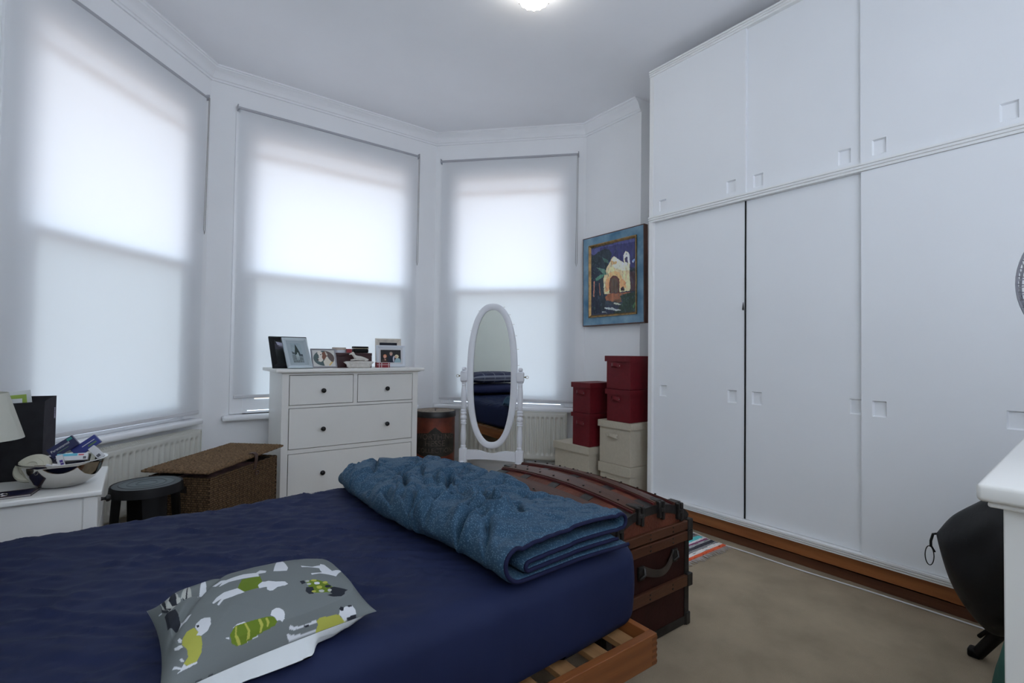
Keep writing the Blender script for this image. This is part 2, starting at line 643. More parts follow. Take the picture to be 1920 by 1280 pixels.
for i, b0, b1, bt, bb, lab, side, zc in BL:
    root = thing('roller_blind', lab, 'blind', group='roller blinds in the bay')
    root.matrix_world = bay_matrix(i, b0, -0.030, bb)
    w, h = b1 - b0, bt - bb
    xx, zz = np.meshgrid(np.linspace(0, w, 40), np.linspace(0.0, h, 60))
    yy = 0.0015 * np.sin(zz * 3 + i) + 0.001 * np.sin(xx * 9)
    cl = link(grid_mesh('fabric', xx, yy, zz), 'fabric', blind, root)
    bm = B()
    tube(bm, [(-.012, 0.004, h), (w + .012, 0.004, h)], 0.011, 12)
    finish(bm, 'roller', tube_m, root, smooth=40)
    bm = B()
    box(bm, -.018, -.010, -.012, .030, h - .018, h + .022, .002)
    box(bm, w + .010, w + .018, -.012, .030, h - .018, h + .022, .002)
    finish(bm, 'bracket', tube_m, root)
    bm = B()
    box(bm, 0, w, -.006, .006, -.022, .002, .004)
    finish(bm, 'bottom_bar', mat('white blind bar', (.66, .66, .68), .4), root, smooth=40)
    bm = B()
    z = zc - bb
    dx = -.010 if i == 0 else 0.0
    p = [(w + .006, -.014, h), (w + .002 + dx * .5, -.014, (h + z) / 2), (w - .003 + dx, -.014, z + .03), (w + .004 + dx, -.014, z),
         (w + .011 + dx, -.014, z + .03), (w + .012 + dx * .5, -.014, (h + z) / 2), (w + .014, -.014, h)]
    tube(bm, p, 0.0022, 6)
    finish(bm, 'chain', chain_m, root, smooth=60)

# ------------------------------------------------------------------ radiators
def radiator(i, x0, x1, z0, z1, label):
    w, h = x1 - x0, z1 - z0
    root = thing('radiator', label, 'radiator', group='panel radiators under the bay windows')
    root.matrix_world = bay_matrix(i, x0, -0.11, z0)
    # pressed front sheet with vertical flutes
    nfl = int(w / 0.041)
    nx, nz = nfl * 12 + 1, 46
    x, z = np.meshgrid(np.linspace(0, w, nx), np.linspace(0, h, nz))
    ph = (x / w * nfl) % 1.0
    fl = np.clip((np.abs(ph - 0.5) * 2 - 0.25) / 0.5, 0, 1)
    fl = fl * fl * (3 - 2 * fl)
    env = np.clip((z - .045) / .012, 0, 1) * np.clip((h - .04 - z) / .012, 0, 1)
    env = env * ((x > .03) & (x < w - .03))
    y = 0.017 * fl * env
    e = 0.006
    y = y + np.clip(1 - x / e, 0, 1) * .008 + np.clip(1 - (w - x) / e, 0, 1) * .008 + np.clip(1 - z / e, 0, 1) * .008 + np.clip(1 - (h - z) / e, 0, 1) * .008
    me = grid_mesh('front_panel', x, y, z)
    link(me, 'front_panel', rad_white, root)
    bm = B()
    box(bm, 0.001, w - .001, .019, .026, .002, h - .002)
    box(bm, 0.001, w - .001, .060, .070, .002, h - .002)
    finish(bm, 'rear_panel', rad_white, root)
    bm = B()
    box(bm, -.003, 0.0005, 0, .075, 0.01, h + .004)
    box(bm, w - 0.0005, w + .003, 0, .075, 0.01, h + .004)
    finish(bm, 'side_cover', rad_white, root)
    bm = B()
    box(bm, 0, w, .000, .004, h - .004, h + .006)
    box(bm, 0, w, .071, .075, h - .004, h + .006)
    k = 0
    x_ = 0.01
    while x_ < w - .01:
        box(bm, x_, x_ + .004, .004, .071, h + .001, h + .004)
        x_ += .013
    for y_ in (.022, .038, .054):
        box(bm, 0, w, y_, y_ + .002, h + .000, h + .005)
    finish(bm, 'top_grille', rad_white, root)
    bm = B()
    tube(bm, [(w + .003, .035, .03), (w + .04, .035, .03), (w + .045, .035, -.02), (w + .045, .035, -z0)], .0075, 10)
    pp = finish(bm, 'pipe', mat('painted pipe', (.6, .6, .58), .4), root, smooth=50)
    bm = B()
    lathe(bm, [(0, 0), (.014, 0), (.016, .004), (.016, .028), (.012, .034), (0, .034)], 14, Matrix.Translation((w + .045, .035, .02)))
    finish(bm, 'valve', rad_white, pp, smooth=40)
    return root


radiator(0, L1 - 1.12, L1 - .15, .155, .545, 'long cream panel radiator under the far left window, behind the black stool')
radiator(2, .29, 1.24, .165, .575, 'cream panel radiator under the right window, behind the oval mirror')

# ------------------------------------------------------------------ ceiling light
root = thing('ceiling_light', 'round white glass ceiling light, lit', 'light', (1.66, 2.05, CEIL))
bm = B()
lathe(bm, [(0, 0), (.075, 0), (.075, -.012), (.070, -.02), (0, -.02)], 32)
finish(bm, 'mounting_ring', gloss_white, root, smooth=40)
bm = B()
pr = [(.070, -.018)]
for k in range(0, 13):
    t = R(-40 + k * 10.8)
    pr.append((0.094 * math.cos(t), -.063 - 0.062 * math.sin(t)))
pr[-1] = (0, -.125)
lathe(bm, pr, 36)
finish(bm, 'glass_shade', mat('lit opal glass', (.9, .9, .88), .2, emit=((1, .97, .90), 14)), root, smooth=60)
bm = B()
for k in range(14):
    a = k * 2 * PI / 14
    lathe(bm, [(0, 0), (.006, -.002), (.004, -.006), (0, -.008)], 6, Matrix.Rotation(a, 4, 'Z') @ Matrix.Translation((.078, 0, -.099)) @ Matrix.Rotation(R(-50), 4, 'Y'))
finish(bm, 'cut_bead', mat('cut glass', (.5, .48, .46), .1), root)

# ------------------------------------------------------------------ wardrobe
YW = 2.12            # its left end
X_F = 2.75           # front plane of the doors
WT = 3.022
ward = thing('wardrobe', 'tall white fitted wardrobe with two tiers of sliding doors along the right wall', 'wardrobe', (X_F, YW, 0))
# local frame: x = into the wardrobe (+X), y = along (negative Y is further right in the photo)
YE = Y_B + .01 - YW   # local y of the far right end
bm = B()
box(bm, 0, .60, -.03, 0, 0.0, WT)
box(bm, .045, .60, YE, -.03, WT - .02, WT)
box(bm, .045, .60, YE, -.03, 0.13, .15)
box(bm, .045, .60, YE, -.03, 1.99, 2.01)
box(bm, .045, .60, YE, YE + .02, .15, WT - .02)
box(bm, .59, .60, YE, -.03, .15, WT - .02)
finish(bm, 'carcass', frame_white, ward)


def rail(z0, z1, nm):
    bm = B()
    h = z1 - z0
    # ribbed double track
    pr = [(.045, z0), (-.006, z0), (-.006, z0 + h * .22), (-.002, z0 + h * .26), (-.002, z0 + h * .34), (-.010, z0 + h * .38),
          (-.010, z0 + h * .58), (-.004, z0 + h * .62), (-.004, z0 + h * .70), (-.012, z0 + h * .74), (-.012, z1), (.045, z1)]
    prism(bm, pr, 'y', YE, -.001)
    return finish(bm, nm, frame_white, ward)


rail(.128, .160, 'bottom_track')
rail(1.985, 2.022, 'middle_track')
rail(2.985, WT + .002, 'top_track')


def pocket_door(nm, y0, y1, z0, z1, x0, pockets, pr=.012):
    """a flat door with square recessed finger pulls; pockets = list of (yc, zc)"""
    w, h = .056, .074
    ys = sorted({y0, y1} | {yc + s * w / 2 for yc, zc in pockets for s in (-1, 1)})
    zs = sorted({z0, z1} | {zc + s * h / 2 for yc, zc in pockets for s in (-1, 1)})
    bm = B()
    for a, b in zip(ys[:-1], ys[1:]):
        for c, d in zip(zs[:-1], zs[1:]):
            inside = any(abs((a + b) / 2 - yc) < w / 2 and abs((c + d) / 2 - zc) < h / 2 for yc, zc in pockets)
            if not inside:
                v = [bm.verts.new(p) for p in ((x0, a, c), (x0, b, c), (x0, b, d), (x0, a, d))]
                bm.faces.new(v)
            else:
                q = .005
                o = [bm.verts.new((x0, *p)) for p in ((a, c), (b, c), (b, d), (a, d))]
                n_ = [bm.verts.new((x0 + pr, *p)) for p in ((a + q, c + q), (b - q, c + q), (b - q, d - q), (a + q, d - q))]
                for k in range(4):
                    bm.faces.new((o[k], o[(k + 1) % 4], n_[(k + 1) % 4], n_[k]))
                bm.faces.new(n_)
    bmesh.ops.remove_doubles(bm, verts=bm.verts[:], dist=1e-5)
    t = .018
    bk = [bm.verts.new(p) for p in ((x0 + t, y0, z0), (x0 + t, y1, z0), (x0 + t, y1, z1), (x0 + t, y0, z1))]
    bm.faces.new(bk)
    e = [bm.verts.new(p) for p in ((x0, y0, z0), (x0, y1, z0), (x0, y1, z1), (x0, y0, z1))]
    for k in range(4):
        bm.faces.new((e[k], e[(k + 1) % 4], bk[(k + 1) % 4], bk[k]))
    return finish(bm, nm, door_white, ward)


# lower doors: the first two run in the back track, the third in the front one
low = [(-.030, -.6575, .024), (-.6655, -1.255, .024), (-1.238, -1.835, .003), (-1.82, -2.44, .024), (-2.42, YE + .02, .003)]
for k, (a, b, x) in enumerate(low):
    y0, y1 = b, a
    pks = [(a - .075, .852), (b + .075, .852)]
    if k == 1:
        pks = [(a - .062, .852), (b + .045, .852)]
    if k == 2:
        pks = [(a - .072, .852), (b + .075, .852)]
    pocket_door('door', y0, y1, .162, 1.984, x, pks)
upp = [(-.030, -.670, .003), (-.658, -1.25, .020), (-1.236, -1.835, .003), (-1.82, -2.44, .020), (-2.42, YE + .02, .003)]
for k, (a, b, x) in enumerate(upp):
    pks = [(a - .075, 2.085), (b + .088, 2.085)]
    pocket_door('door', b, a, 2.023, 2.985, x, pks)
bm = B()
box(bm, .020, .040, -.6655, -.6575, .165, 1.984)  # black strip standing in for the shade in the door gap
finish(bm, 'gap_shade', black_plastic, ward)
bm = B()
lathe(bm, [(0, 0), (.006, .004), (.005, .015), (.002, .04), (0, .05)], 8, Matrix.Translation((-.002, -.661, 1.35)))
finish(bm, 'hook', black_metal, ward, smooth=50)
# timber plinth: an upper board, and a recessed lower board with a ragged gap between them
bm = B()
box(bm, .012, .034, YE, -.02, .062, .127, .002)
finish(bm, 'upper_plinth_board', pine_y, ward)
bm = B()
box(bm, .040, .060, YE, -.02, 0.0, .048, .002)
finish(bm, 'lower_plinth_board', wood_mat('dark stained plinth board', (.10, .032, .012), (.16, .055, .02), 2.5, (14, 1, 14), .6), ward)
bm = B()
for y in (-.3, -1.0, -1.6, -2.3):
    box(bm, .045, .07, y, y + .05, .03, .07)
finish(bm, 'plinth_block', pine_y, ward)

# cable along the plinth
bm = B()
pts = [(2.650, 2.30, .004), (2.648, 2.20, .012), (2.655, 2.12, .075), (2.700, 2.03, .004), (2.735, 1.79, .004), (2.705, 1.61, .004), (2.71, 1.40, .004), (2.712, 1.14, .004), (2.735, .85, .004),
       (2.745, .56, .004), (2.745, .40, .004), (2.75, .1, .004)]
sm = []
for i in range(len(pts) - 1):
    p0 = Vector(pts[max(i - 1, 0)]); p1 = Vector(pts[i]); p2 = Vector(pts[i + 1]); p3 = Vector(pts[min(i + 2, len(pts) - 1)])
    for k in range(6):
        t = k / 6
        sm.append(0.5 * ((2 * p1) + (p2 - p0) * t + (2 * p0 - 5 * p1 + 4 * p2 - p3) * t * t + (3 * p1 - p0 - 3 * p2 + p3) * t ** 3))
tube(bm, sm, .0036, 8)
tag(finish(bm, 'power_cable', mat('white cable', (.72, .72, .70), .4), None, smooth=60), 'thin white cable lying on the carpet along the wardrobe plinth', 'cable')

# ------------------------------------------------------------------ chest of drawers
CX0, CX1, CY0, CY1 = .765, 1.765, 3.585, 3.99
chest = thing('chest_of_drawers', 'white chest of drawers with round black knobs in front of the middle window', 'chest of drawers', ((CX0 + CX1) / 2, CY0, 0))
W2 = (CX1 - CX0) / 2
D = CY1 - CY0
bm = B()
box(bm, -W2, -W2 + .045, 0, D, 0, .93, .002)
box(bm, W2 - .045, W2, 0, D, 0, .93, .002)
box(bm, -W2 + .045, W2 - .045, D - .01, D, .05, .93)
for z0, z1 in ((.918, .93), (.692, .710), (.382, .410), (.07, .096)):
    box(bm, -W2 + .045, W2 - .045, 0.001, D - .01, z0, z1)
box(bm, -.014 + .0, .014, 0.001, D - .01, .71, .918)
# recessed side panels are framed by the stiles
finish(bm, 'carcass', furn_white, chest)
bm = B()
pr = [(-.030, .948), (-.026, .957), (-.020, .960), (D + .01, .960), (D + .01, .938), (-.018, .938), (-.022, .931), (-.006, .9305), (-.006, .930), (D, .930), (D, .938), (D + .01, .938)]
box(bm, -W2 - .045, W2 + .040, -.038, D + .02, .936, .960, .006, 3)
box(bm, -W2 - .012, W2 + .012, -.014, D + .004, .9295, .9365, .003)
finish(bm, 'top', furn_white, chest, smooth=40)


def knob(parent, x, z, y=0.0, M=None, r=.0165):
    bm = B()
    lathe(bm, [(0, 0), (.008, 0), (.006, .010), (.007, .014), (r, .018), (r, .025), (r * .75, .031), (0, .033)], 18,
          Matrix.Translation((x, y, z)) @ (M or Matrix.Rotation(R(90), 4, 'X')))
    return finish(bm, 'knob', black_metal, parent, smooth=50)


def drawer(x0, x1, z0, z1, knobs):
    bm = B()
    box(bm, x0 + .0042, x1 - .0042, -.001, .017, z0 + .0042, z1 - .0042, .0012)
    d = finish(bm, 'drawer', furn_white, chest)
    bm = B()
    box(bm, x0 + .0015, x1 - .0015, .0175, D - .03, z0 + .0015, z1 - .0015)
    finish(bm, 'drawer_box', mat('gap shade drawer side', (.05, .045, .04), .8), d)  # coloured dark to put shade into the gaps round the fronts
    for kx, kz in knobs:
        knob(d, kx, kz, -.001)


xm = (CX0 + CX1) / 2
drawer(-W2 + .045, -.014, .710, .918, [(1.034 - xm, .808)])
drawer(.014, W2 - .045, .710, .918, [(1.505 - xm, .806)])
drawer(-W2 + .045, W2 - .045, .410, .692, [(1.036 - xm, .540), (1.507 - xm, .540)])
drawer(-W2 + .045, W2 - .045, .096, .382, [(1.038 - xm, .234), (1.507 - xm, .234)])

# ------------------------------------------------------------------ picture frames on the chest
TOP = .9605


def photo_frame(label, x0, x1, y, h, lean, fw, m, depth=.012, mat_w=0.0, mat_m=None, img=None, rz=0.0, z=TOP, group=None):
    """standing frame, base at world y; local x right, y away, z up, leaning back"""
    w = x1 - x0
    z = z + depth * math.sin(abs(lean)) + .0005
    root = thing('photo_frame', label, 'photo frame', ((x0 + x1) / 2, y, z), rz, group)
    T = Matrix.Rotation(-lean, 4, 'X')
    bm = B()
    a, b = -w / 2, w / 2
    pts = [((a, 0), (b, h))]
    # mitred moulding
    outer = [(a, 0), (b, 0), (b, h), (a, h)]
    inner = [(a + fw, fw), (b - fw, fw), (b - fw, h - fw), (a + fw, h - fw)]
    vo = [bm.verts.new((p[0], 0, p[1])) for p in outer]
    vm = [bm.verts.new(((p[0] * .7 + q[0] * .3), -.004, (p[1] * .7 + q[1] * .3))) for p, q in zip(outer, inner)]
    vi = [bm.verts.new((p[0], .003, p[1])) for p in inner]
    vk = [bm.verts.new((p[0], depth, p[1])) for p in outer]
    for k in range(4):
        j = (k + 1) % 4
        bm.faces.new((vo[k], vo[j], vm[j], vm[k]))
        bm.faces.new((vm[k], vm[j], vi[j], vi[k]))
        bm.faces.new((vo[k], vk[k], vk[j], vo[j]))
    bm.faces.new(vk)
    bmesh.ops.transform(bm, matrix=T, verts=bm.verts[:])
    finish(bm, 'frame', m, root)
    yy = .0035
    if mat_w:
        bm = B()
        i0 = fw
        mo = [(a + i0, i0), (b - i0, i0), (b - i0, h - i0), (a + i0, h - i0)]
        i1 = fw + mat_w
        mi_ = [(a + i1, i1), (b - i1, i1), (b - i1, h - i1), (a + i1, h - i1)]
        v0 = [bm.verts.new((p[0], yy, p[1])) for p in mo]
        v1 = [bm.verts.new((p[0], yy + .0008, p[1])) for p in mi_]
        for k in range(4):
            bm.faces.new((v0[k], v0[(k + 1) % 4], v1[(k + 1) % 4], v1[k]))
        bmesh.ops.transform(bm, matrix=T, verts=bm.verts[:])
        finish(bm, 'mount', mat_m, root)
    q = fw + mat_w
    nx, nz = 90, 110
    u, v = np.meshgrid(np.linspace(0, 1, nx), np.linspace(0, 1, nz))
    X = a + q + u * (w - 2 * q)
    Z = q + v * (h - 2 * q)
    Y = np.full_like(X, yy + .001)
    c, s = math.cos(-lean), math.sin(-lean)
    me = grid_mesh('photograph', X, Y * c - Z * s, Y * s + Z * c)
    col = np.zeros(u.shape + (3,))
    img(col, u, v)
    set_pattern(me, col)
    link(me, 'photograph', attr_mat('photographic print', .25), root)
    bm = B()
    st = Matrix.Translation((0, depth * .9, 0)) @ T
    # rear strut
    top = T @ Vector((0, depth + .001, h * .62))
    v = [top + Vector((-.014, 0, 0)), top + Vector((.014, 0, 0)), Vector((.02, top.y + h * .22, 0)), Vector((-.02, top.y + h * .22, 0))]
    vs = [bm.verts.new(p) for p in v] + [bm.verts.new(p + Vector((0, .002, 0))) for p in v]
    for f in ((0, 1, 2, 3), (7, 6, 5, 4), (0, 4, 5, 1), (1, 5, 6, 2), (2, 6, 7, 3), (3, 7, 4, 0)):
        bm.faces.new([vs[i] for i in f])
    finish(bm, 'strut', black_plastic, root)
    return root


def fill(col, msk, c):
    col[msk] = srgb(*c)


def im_dark(col, u, v):
    fill(col, u >= -1, (40, 44, 44))
    fill(col, (v > .62) & (v < .85), (60, 60, 70))
    fill(col, in_poly(u, v, [(.05, .95), (1, .72), (1, .55), (.4, .68), (.1, .80)]), (170, 170, 190))
    fill(col, in_poly(u, v, [(.1, .74), (1, .45), (1, .52), (.2, .78)]), (120, 118, 130))
    col *= (0.8 + .4 * fbm(u * 9, v * 9, 3))[..., None]


def im_tree(col, u, v):
    fill(col, u > -1, (150, 165, 170))
    col *= (0.85 + .35 * fbm(u * 7, v * 7, 5))[..., None]
    fill(col, v < .40, (120, 130, 132))
    fill(col, in_poly(u, v, [(.06, .42), (.02, .58), (.28, .50), (.30, .44)]), (80, 90, 92))
    fill(col, (v > .34) & (v < .43) & (u > .6), (55, 65, 72))
    fill(col, in_poly(u, v, [(.47, .96), (.58, .82), (.68, .66), (.76, .52), (.80, .40), (.25, .40), (.30, .55), (.38, .70), (.42, .84)]) , (48, 62, 60))
    g = (v < .36)
    col[g] *= (.55 + .9 * vnoise(u * 26, v * 26, 8))[g][:, None]
    fill(col, ((u - .55) / .06) ** 2 + ((v - .47) / .045) ** 2 < 1, (185, 195, 195))
    fill(col, in_poly(u, v, [(.38, .42), (.62, .44), (.64, .36), (.58, .14), (.54, .12), (.50, .34), (.44, .16), (.40, .14), (.36, .34)]), (165, 178, 178))


def im_dog(col, u, v):
    fill(col, u > -1, (205, 205, 202))
    e = ((u - .5) / .47) ** 2 + ((v - .5) / .46) ** 2 < 1
    fill(col, e, (70, 90, 92))
    fill(col, e & (u > .5) & (v > .3), (86, 88, 88))
    fill(col, e & in_poly(u, v, [(.56, .98), (.66, .70), (.80, .36), (.97, .25), (1, .6), (.9, .9)]), (95, 82, 80))
    fill(col, e & in_poly(u, v, [(.50, .05), (.46, .30), (.52, .40), (.62, .60), (.66, .62), (.72, .46), (.82, .30), (.90, .22), (.76, .02)]), (212, 205, 190))
    fill(col, in_poly(u, v, [(.24, .94), (.36, .95), (.46, .84), (.50, .70), (.48, .50), (.44, .34), (.34, .27), (.24, .32), (.20, .42), (.27, .52), (.28, .66), (.22, .80)]), (222, 215, 205))
    fill(col, in_poly(u, v, [(.42, .82), (.56, .92), (.64, .80), (.62, .60), (.54, .46), (.46, .40), (.41, .56), (.44, .70)]), (120, 78, 62))
    fill(col, in_poly(u, v, [(.56, .95), (.60, .70), (.66, .64), (.68, .74), (.62, .88)]), (196, 188, 176))
    fill(col, in_poly(u, v, [(.18, .46), (.19, .36), (.26, .36), (.27, .42)]), (50, 42, 42))
    fill(col, ((u - .37) / .03) ** 2 + ((v - .72) / .03) ** 2 < 1, (60, 45, 40))
    fill(col, in_poly(u, v, [(.70, .08), (.84, .30), (.90, .26), (.74, .03)]), (214, 180, 110))


def im_people(col, u, v):
    fill(col, u > -1, (48, 46, 48))
    def blob(x, y, rx, ry, c):
        fill(col, ((u - x) / rx) ** 2 + ((v - y) / ry) ** 2 < 1, c)
    fill(col, in_poly(u, v, [(.36, 0), (.38, .42), (.46, .55), (.60, .52), (.66, .30), (.64, 0)]), (40, 46, 62))
    fill(col, in_poly(u, v, [(.03, 0), (.06, .22), (.16, .30), (.28, .25), (.33, 0)]), (82, 66, 60))
    fill(col, in_poly(u, v, [(.17, .30), (.22, .12), (.27, .28)]), (200, 150, 135))
    fill(col, in_poly(u, v, [(.66, 0), (.72, .26), (.82, .38), (.95, .30), (1, .05), (1, 0)]), (150, 180, 190))
    fill(col, in_poly(u, v, [(.60, .36), (.64, .52), (.68, .52), (.66, .05), (.61, .05)]), (200, 200, 210))
    blob(.21, .50, .085, .15, (205, 130, 90)); blob(.20, .46, .065, .12, (215, 160, 140))
    blob(.51, .72, .08, .14, (150, 140, 130)); blob(.51, .66, .06, .12, (200, 160, 145))
    blob(.79, .48, .10, .15, (215, 205, 170)); blob(.75, .44, .05, .10, (205, 170, 150))


def im_plain(col, u, v):
    fill(col, u > -1, (38, 40, 50))
    fill(col, (v < .45), (90, 80, 76))


fr_black = mat('black picture moulding', (.006, .007, .008), .6, spec=.2)
fr_silver = mat('brushed silver frame', (.44, .50, .53), .35, metal=.55)
fr_grey = mat('grey silver frame', (.36, .35, .38), .4, metal=.3)
fr_white = mat('white painted frame', (.66, .70, .76), .4)
fr_cream = mat('cream limed wood frame', (.62, .56, .49), .5, vary=.1, vscale=40)
photo_frame('large black photo frame leaning at the left end of the chest top', .728, .985, 3.700, .274, R(38), .034, fr_black, .014, img=im_dark)
photo_frame('silver photo frame with a grey picture of a tree, overlapping the black frame', .800, .967, 3.590, .272, R(40), .024, fr_silver, .012, .024, mat('grey blue mount', (.33, .39, .42), .6), img=im_tree, rz=R(3))
photo_frame('small grey frame with a brown and white dog portrait in an oval', .990, 1.168, 3.700, .150, R(24), .010, fr_grey, .010, img=im_dog)
photo_frame('white photo frame holding a picture of three people, right side of the chest top', 1.497, 1.741, 3.77, .174, R(5), .022, fr_white, .014, .014, mat('pale mount', (.60, .60, .62), .6), img=im_people)
photo_frame('cream wooden photo frame standing behind the white one with three people', 1.54, 1.762, 3.90, .232, R(3), .034, fr_cream, .012, img=im_plain)

# keepsake box with things on it
dk_red = mat('dark red lacquer', (.035, .006, .008), .35, vary=.2)
t = thing('keepsake_box', 'flat dark red wooden box between the dog frame and the white frame', 'box', (1.30, 3.79, TOP))
bm = B()
box(bm, -.135, .145, -.05, .05, 0, .088, .002)
finish(bm, 'body', dk_red, t)
bm = B()
box(bm, -.136, .146, -.051, .051, .0885, .112, .003)
finish(bm, 'lid', dk_red, t)
zt = TOP + .1125
t = thing('round_tin', 'small round cream tin lying on the left end of the dark red box', 'tin', (1.205, 3.79, zt))
bm = B()
lathe(bm, [(0, 0), (.048, 0), (.048, .020), (0, .020)], 28)
finish(bm, 'body', mat('pale tin', (.55, .56, .62), .4), t, smooth=40)
bm = B()
lathe(bm, [(0, .0205), (.050, .0205), (.051, .036), (.049, .040), (0, .040)], 28)
finish(bm, 'lid', mat('beige tin lid', (.44, .36, .30), .4), t, smooth=40)
t = finish(B(), 'tmp', dk_red) ; bpy.data.objects.remove(t)
bm = B()
box(bm, -.020, .022, -.02, .02, 0, .030, .003)
o = finish(bm, 'trinket_box', mat('bright red card', (.35, .03, .04), .4), None)
o.location = (1.279, 3.80, zt)
tag(o, 'tiny bright red box between the round tin and the black case', 'box')
t = thing('jewellery_case', 'small black case with a gold rim line on the right of the red box', 'case', (1.368, 3.79, zt))
bm = B()
box(bm, -.056, .056, -.035, .035, 0, .032, .008, 3)
finish(bm, 'body', fr_black, t, smooth=40)
bm = B()
box(bm, -.0575, .0575, -.0365, .0365, .0325, .0365, .0015)
finish(bm, 'rim', brass, t)
bm = B()
box(bm, -.056, .056, -.035, .035, .0368, .050, .006, 3)
finish(bm, 'lid', fr_black, t, smooth=40)

# porcelain dish with a reclining greyhound
porc = mat('ivory porcelain', (.60, .57, .53), .3, vary=.06, vscale=60)
dish = thing('greyhound_dish', 'ivory porcelain dish with a greyhound lying on its lid', 'ornament', (1.318, 3.665, TOP))
seg = 56
bm = B()
rings = []
for (a, b, z, w) in ((.076, .034, 0, .003), (.082, .038, .006, .004), (.086, .042, .014, .009), (.080, .040, .022, .004), (.092, .046, .036, .008), (.100, .050, .044, .009), (.088, .043, .050, .003), (.02, .012, .052, 0)):
    rings.append([bm.verts.new(((a + w * math.cos(8 * 2 * PI * k / seg)) * math.cos(2 * PI * k / seg) * (1 + .12 * max(0, abs(math.cos(2 * PI * k / seg)) - .9) * 8 * (z > .02)),
                                (b + w * math.cos(8 * 2 * PI * k / seg)) * math.sin(2 * PI * k / seg), z)) for k in range(seg)])
for a, b in zip(rings[:-1], rings[1:]):
    for k in range(seg):
        bm.faces.new((a[k], a[(k + 1) % seg], b[(k + 1) % seg], b[k]))
bm.faces.new(rings[0][::-1])
bm.faces.new(rings[-1])
finish(bm, 'dish', porc, dish, smooth=70)


def skin_body(name, nodes, edges, m, parent, sub=2):
    me = bpy.data.meshes.new(name)
    me.from_pydata([p[:3] for p in nodes], edges, [])
    o = bpy.data.objects.new(name, me)
    C.objects.link(o)
    sk = o.modifiers.new('skin', 'SKIN')
    sb = o.modifiers.new('sub', 'SUBSURF')
    sb.levels = sb.render_levels = sub
    for v, p in zip(me.skin_vertices[0].data, nodes):
        r = p[3]
        v.radius = (r, r) if not isinstance(r, tuple) else r
    me.skin_vertices[0].data[0].use_root = True
    dg = bpy.context.evaluated_depsgraph_get()
    me2 = bpy.data.meshes.new_from_object(o.evaluated_get(dg))
    bpy.data.objects.remove(o)
    for p in me2.polygons:
        p.use_smooth = True
    return link(me2, name, m, parent)


# x negative = head end (left in the photo)
hn = [(.045, 0, .062, .016), (.020, 0, .064, .017), (-.010, 0, .066, .018), (-.030, 0, .076, .014), (-.040, 0, .090, .010), (-.048, 0, .103, .009), (-.064, 0, .098, .0055), (-.074, 0, .094, .004),
      (-.044, -.006, .113, .0035), (-.044, .006, .113, .0035), (-.034, -.012, .056, .006), (-.060, -.014, .052, .0045), (-.034, .012, .056, .006), (-.060, .014, .052, .0045),
      (.055, -.014, .055, .010), (.030, -.020, .050, .006), (.064, 0, .056, .005), (.058, .012, .050, .003)]
he = [(0, 1), (1, 2), (2, 3), (3, 4), (4, 5), (5, 6), (6, 7), (5, 8), (5, 9), (2, 10), (10, 11), (2, 12), (12, 13), (0, 14), (14, 15), (0, 16), (16, 17)]
hn = [(a * 1.05, b, c + .006, d) for a, b, c, d in hn]
skin_body('greyhound', hn, he, porc, dish)

# small red plaid card box in front of the white frame
nx = 60
box_m = attr_mat('red tartan card', .5)
bm = B()
box(bm, -.055, .052, -.02, .02, 0, .040)
o = finish(bm, 'tartan_box', mat('red tartan plain side', (.22, .03, .03), .5), None)
o.location = (1.528, 3.725, TOP)
tag(o, 'small red and white checked box in front of the white photo frame', 'box')
u, v = np.meshgrid(np.linspace(0, 1, 90), np.linspace(0, 1, 40))
me = grid_mesh('checked_front', -.055 + u * .107, np.full_like(u, -.0205), v * .040)
col = np.zeros(u.shape + (3,))
col[:] = (.22, .02, .03)
wl_ = (np.abs(v - .55) < .06) | (np.abs(v - .97) < .05) | (np.abs(u - .18) < .03) | (np.abs(u - .36) < .03) | (np.abs(u - .90) < .03)
col[wl_] = (.60, .50, .50)
set_pattern(me, col)
link(me, 'checked_front', box_m, o)

# ------------------------------------------------------------------ painted tin drum
drum = thing('tin_drum', 'faded red tin drum with a dark lid between the chest and the mirror', 'drum', (1.995, 3.715, 0), R(62))
dr = .165
tin = mat('worn orange red tin', (.135, .026, .011), .45, vary=.45, vscale=9, bump=.1)
bm = B()
lathe(bm, [(0, 0), (dr + .002, 0), (dr + .002, .012), (dr, .016), (dr, .568), (dr - .01, .572), (0, .572)], 64)
finish(bm, 'body', tin, drum, smooth=40)
bm = B()
lathe(bm, [(dr + .003, .552), (dr + .006, .552), (dr + .006, .594), (dr + .002, .600), (dr - .002, .598), (dr - .002, .5725), (dr + .003, .5725)], 64)
bmesh.ops.remove_doubles(bm, verts=bm.verts[:], dist=1e-6)
finish(bm, 'rim', mat('black tin rim', (.012, .010, .010), .4, vary=.3), drum, smooth=40)
bm = B()
lathe(bm, [(dr - .003, .5735), (dr - .003, .5985), (dr * .7, .597), (dr * .3, .5985), (0, .5985)], 48)
lidm = wood_mat('brown worn tin top', (.17, .12, .085), (.30, .23, .165), 4, (3, 9, 3), .5)
finish(bm, 'lid', lidm, drum, smooth=40)
bm = B()
tube(bm, [(-.05, .0, .596), (-.04, 0, .604), (-.01, .004, .603), (.02, -.004, .604), (.045, 0, .605), (.055, 0, .597)], .003, 8)
finish(bm, 'handle', black_metal, drum, smooth=60)
# dark shaped label and faded lettering wrapped round the side; local -X faces the room
labm = mat('dark faded label', (.020, .017, .011), .5, vary=.5, vscale=25)
letm = mat('faded pale lettering', (.095, .070, .058), .6, vary=.5, vscale=40)


